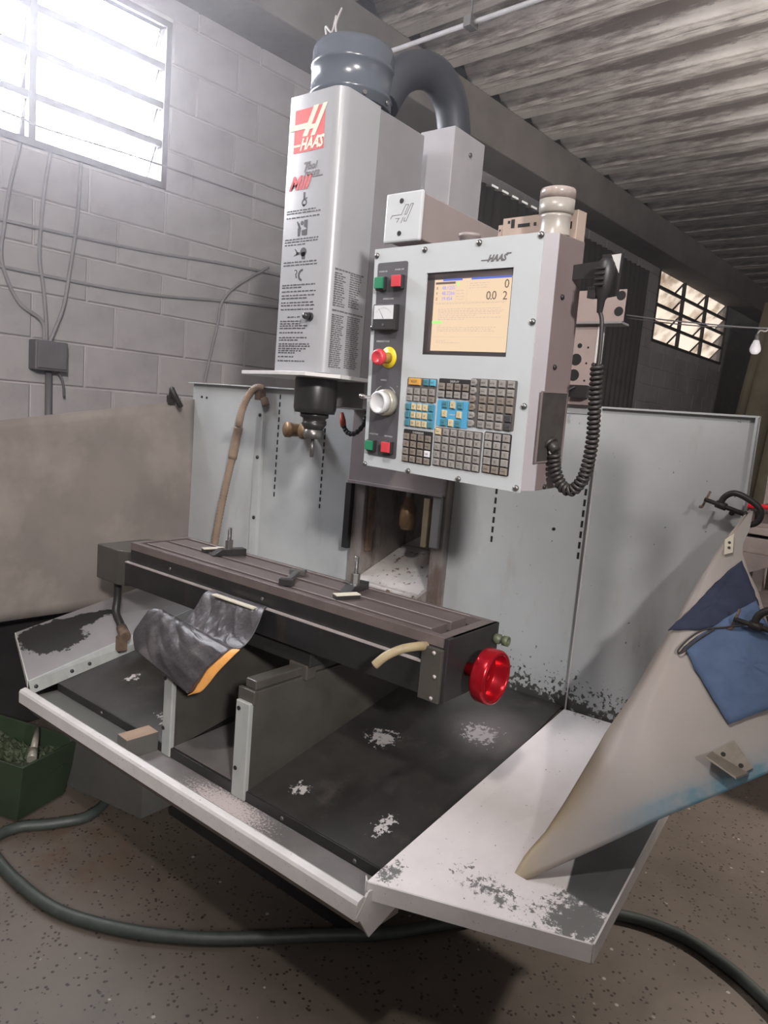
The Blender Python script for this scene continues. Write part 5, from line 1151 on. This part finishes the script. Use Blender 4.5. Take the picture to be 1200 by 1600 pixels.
# green scrap bin at the lower left
bn = empty('green_bin', (-0.78,-0.42,0), 'dirty green plastic bin of scrap on the floor left of the machine', 'bin')
bm = newbm(); bx = lambda s, z: [(-0.90-0.25*s,-0.44-0.13*s,z),(-0.90+0.25*s,-0.44-0.12*s,z),(-0.90+0.25*s,-0.44+0.12*s,z),(-0.90-0.25*s,-0.44+0.12*s,z)]
Tb = Matrix.Translation((-0.90,-0.44,0)) @ Matrix.Rotation(math.radians(17),4,'Z') @ Matrix.Translation((0.90,0.44,0))
a_ = [bm.verts.new(Tb @ Vector(p)) for p in bx(0.82,0.01)]; b_ = [bm.verts.new(Tb @ Vector(p)) for p in bx(1.0,0.215)]; c_ = [bm.verts.new(Tb @ Vector(p)) for p in bx(0.955,0.215)]; d_ = [bm.verts.new(Tb @ Vector(p)) for p in bx(0.80,0.02)]
for i in range(4):
    j = (i+1)%4; bm.faces.new((a_[i],a_[j],b_[j],b_[i])); bm.faces.new((b_[i],b_[j],c_[j],c_[i])); bm.faces.new((c_[i],c_[j],d_[j],d_[i]))
bm.faces.new(a_[::-1]); bm.faces.new(d_); put('bin_body', bm, m_greenb, bn, 0.004)
bm = newbm()
def heap(u, v): 
    p = Tb @ Vector((-0.90+0.235*(2*u-1), -0.44+0.110*(2*v-1), 0))
    return Vector((p.x, p.y, 0.150+0.03*math.sin(9*u)*math.sin(7*v)+0.012*math.sin(60*u)*math.sin(53*v)))
add_grid(bm, heap, 30, 30, smooth=False); tag(put('metal_chips', bm, Mat('swarf_heap',(0.06,0.085,0.045),0.45,0.3).vary(60,0.5).bump(160,0.8,0.006).done(), bn), kind='stuff')
bm = newbm(); add_cyl(bm, (-0.84,-0.33,0.225), (-0.755,-0.385,0.195), 0.009, 0.012, 16); add_cyl(bm, (-0.755,-0.385,0.195), (-0.72,-0.408,0.183), 0.015, seg=16)
tag(put('scrap_rod', bm, plain('pale_scrap',(0.30,0.29,0.24),0.4,0.3)), 'pale metal rod lying on the scrap in the green bin', 'rod')
# slatted rack with stored parts at the far right
rk = empty('storage_rack', BR @ Vector((0.95,1.9,0)), 'wooden storage rack seen behind the right splash panel', 'rack')
m_rw = Mat('rack_wood', (0.27,0.215,0.19), 0.75).vary(8, 0.35).done()
def rbox(name, lo, hi, mat=m_rw): return bbox(name, lo, hi, mat, 0.003, rk)
for i, (z0, z1) in enumerate(((1.035,1.065),(0.955,1.02),(0.70,0.73),(0.60,0.63))): rbox('shelf_board', (0.70,1.9,z0), (2.0,2.35,z1))
for x in (0.705, 1.35): rbox('rack_post', (x,2.30,0.0), (x+0.05,2.35,1.5))
bm = newbm(); add_prism(bm, [BR @ Vector(p) for p in ((0.715,1.88,0.955),(0.775,1.88,0.865),(0.90,1.88,0.93),(1.2,1.88,0.955))], BR.to_3x3() @ Vector((0,0.02,0))); put('corner_brace', bm, m_rw, rk)
bbx = empty('parts_tray', BR @ Vector((0.78,2.05,1.065)), 'grey tray of parts on the wooden rack', 'tray')
for nm, lo, hi, m_ in (('tray_side',(0.735,1.95,1.065),(0.745,2.25,1.15),m_rw),('tray_end',(0.735,1.95,1.065),(1.1,1.957,1.082),m_rw),('stored_block',(0.77,1.99,1.068),(1.0,2.2,1.14),m_column)): bbox(nm, lo, hi, m_, 0.002, bbx)
bm = newbm(); add_cyl(bm, BR @ Vector((0.72,1.93,1.15)), BR @ Vector((1.15,1.93,1.17)), 0.011, seg=14); tag(put('red_rod', bm, Mat('glossy_red',(0.6,0.02,0.03),0.2).done()), 'shiny red rod lying on top of the parts tray', 'rod')
bbox('rack_cover', (0.72,2.36,1.20), (1.9,2.40,2.0), m_black); tag(bpy.data.objects['rack_cover'], 'black board standing behind the wooden rack', 'board')
bbox('black_cabinet', (0.86,2.0,0.0), (1.05,2.28,0.6), m_blackp, 0.004); tag(bpy.data.objects['black_cabinet'], 'black box under the wooden rack', 'box')
for nm in ('corrugated_sheet',): pass
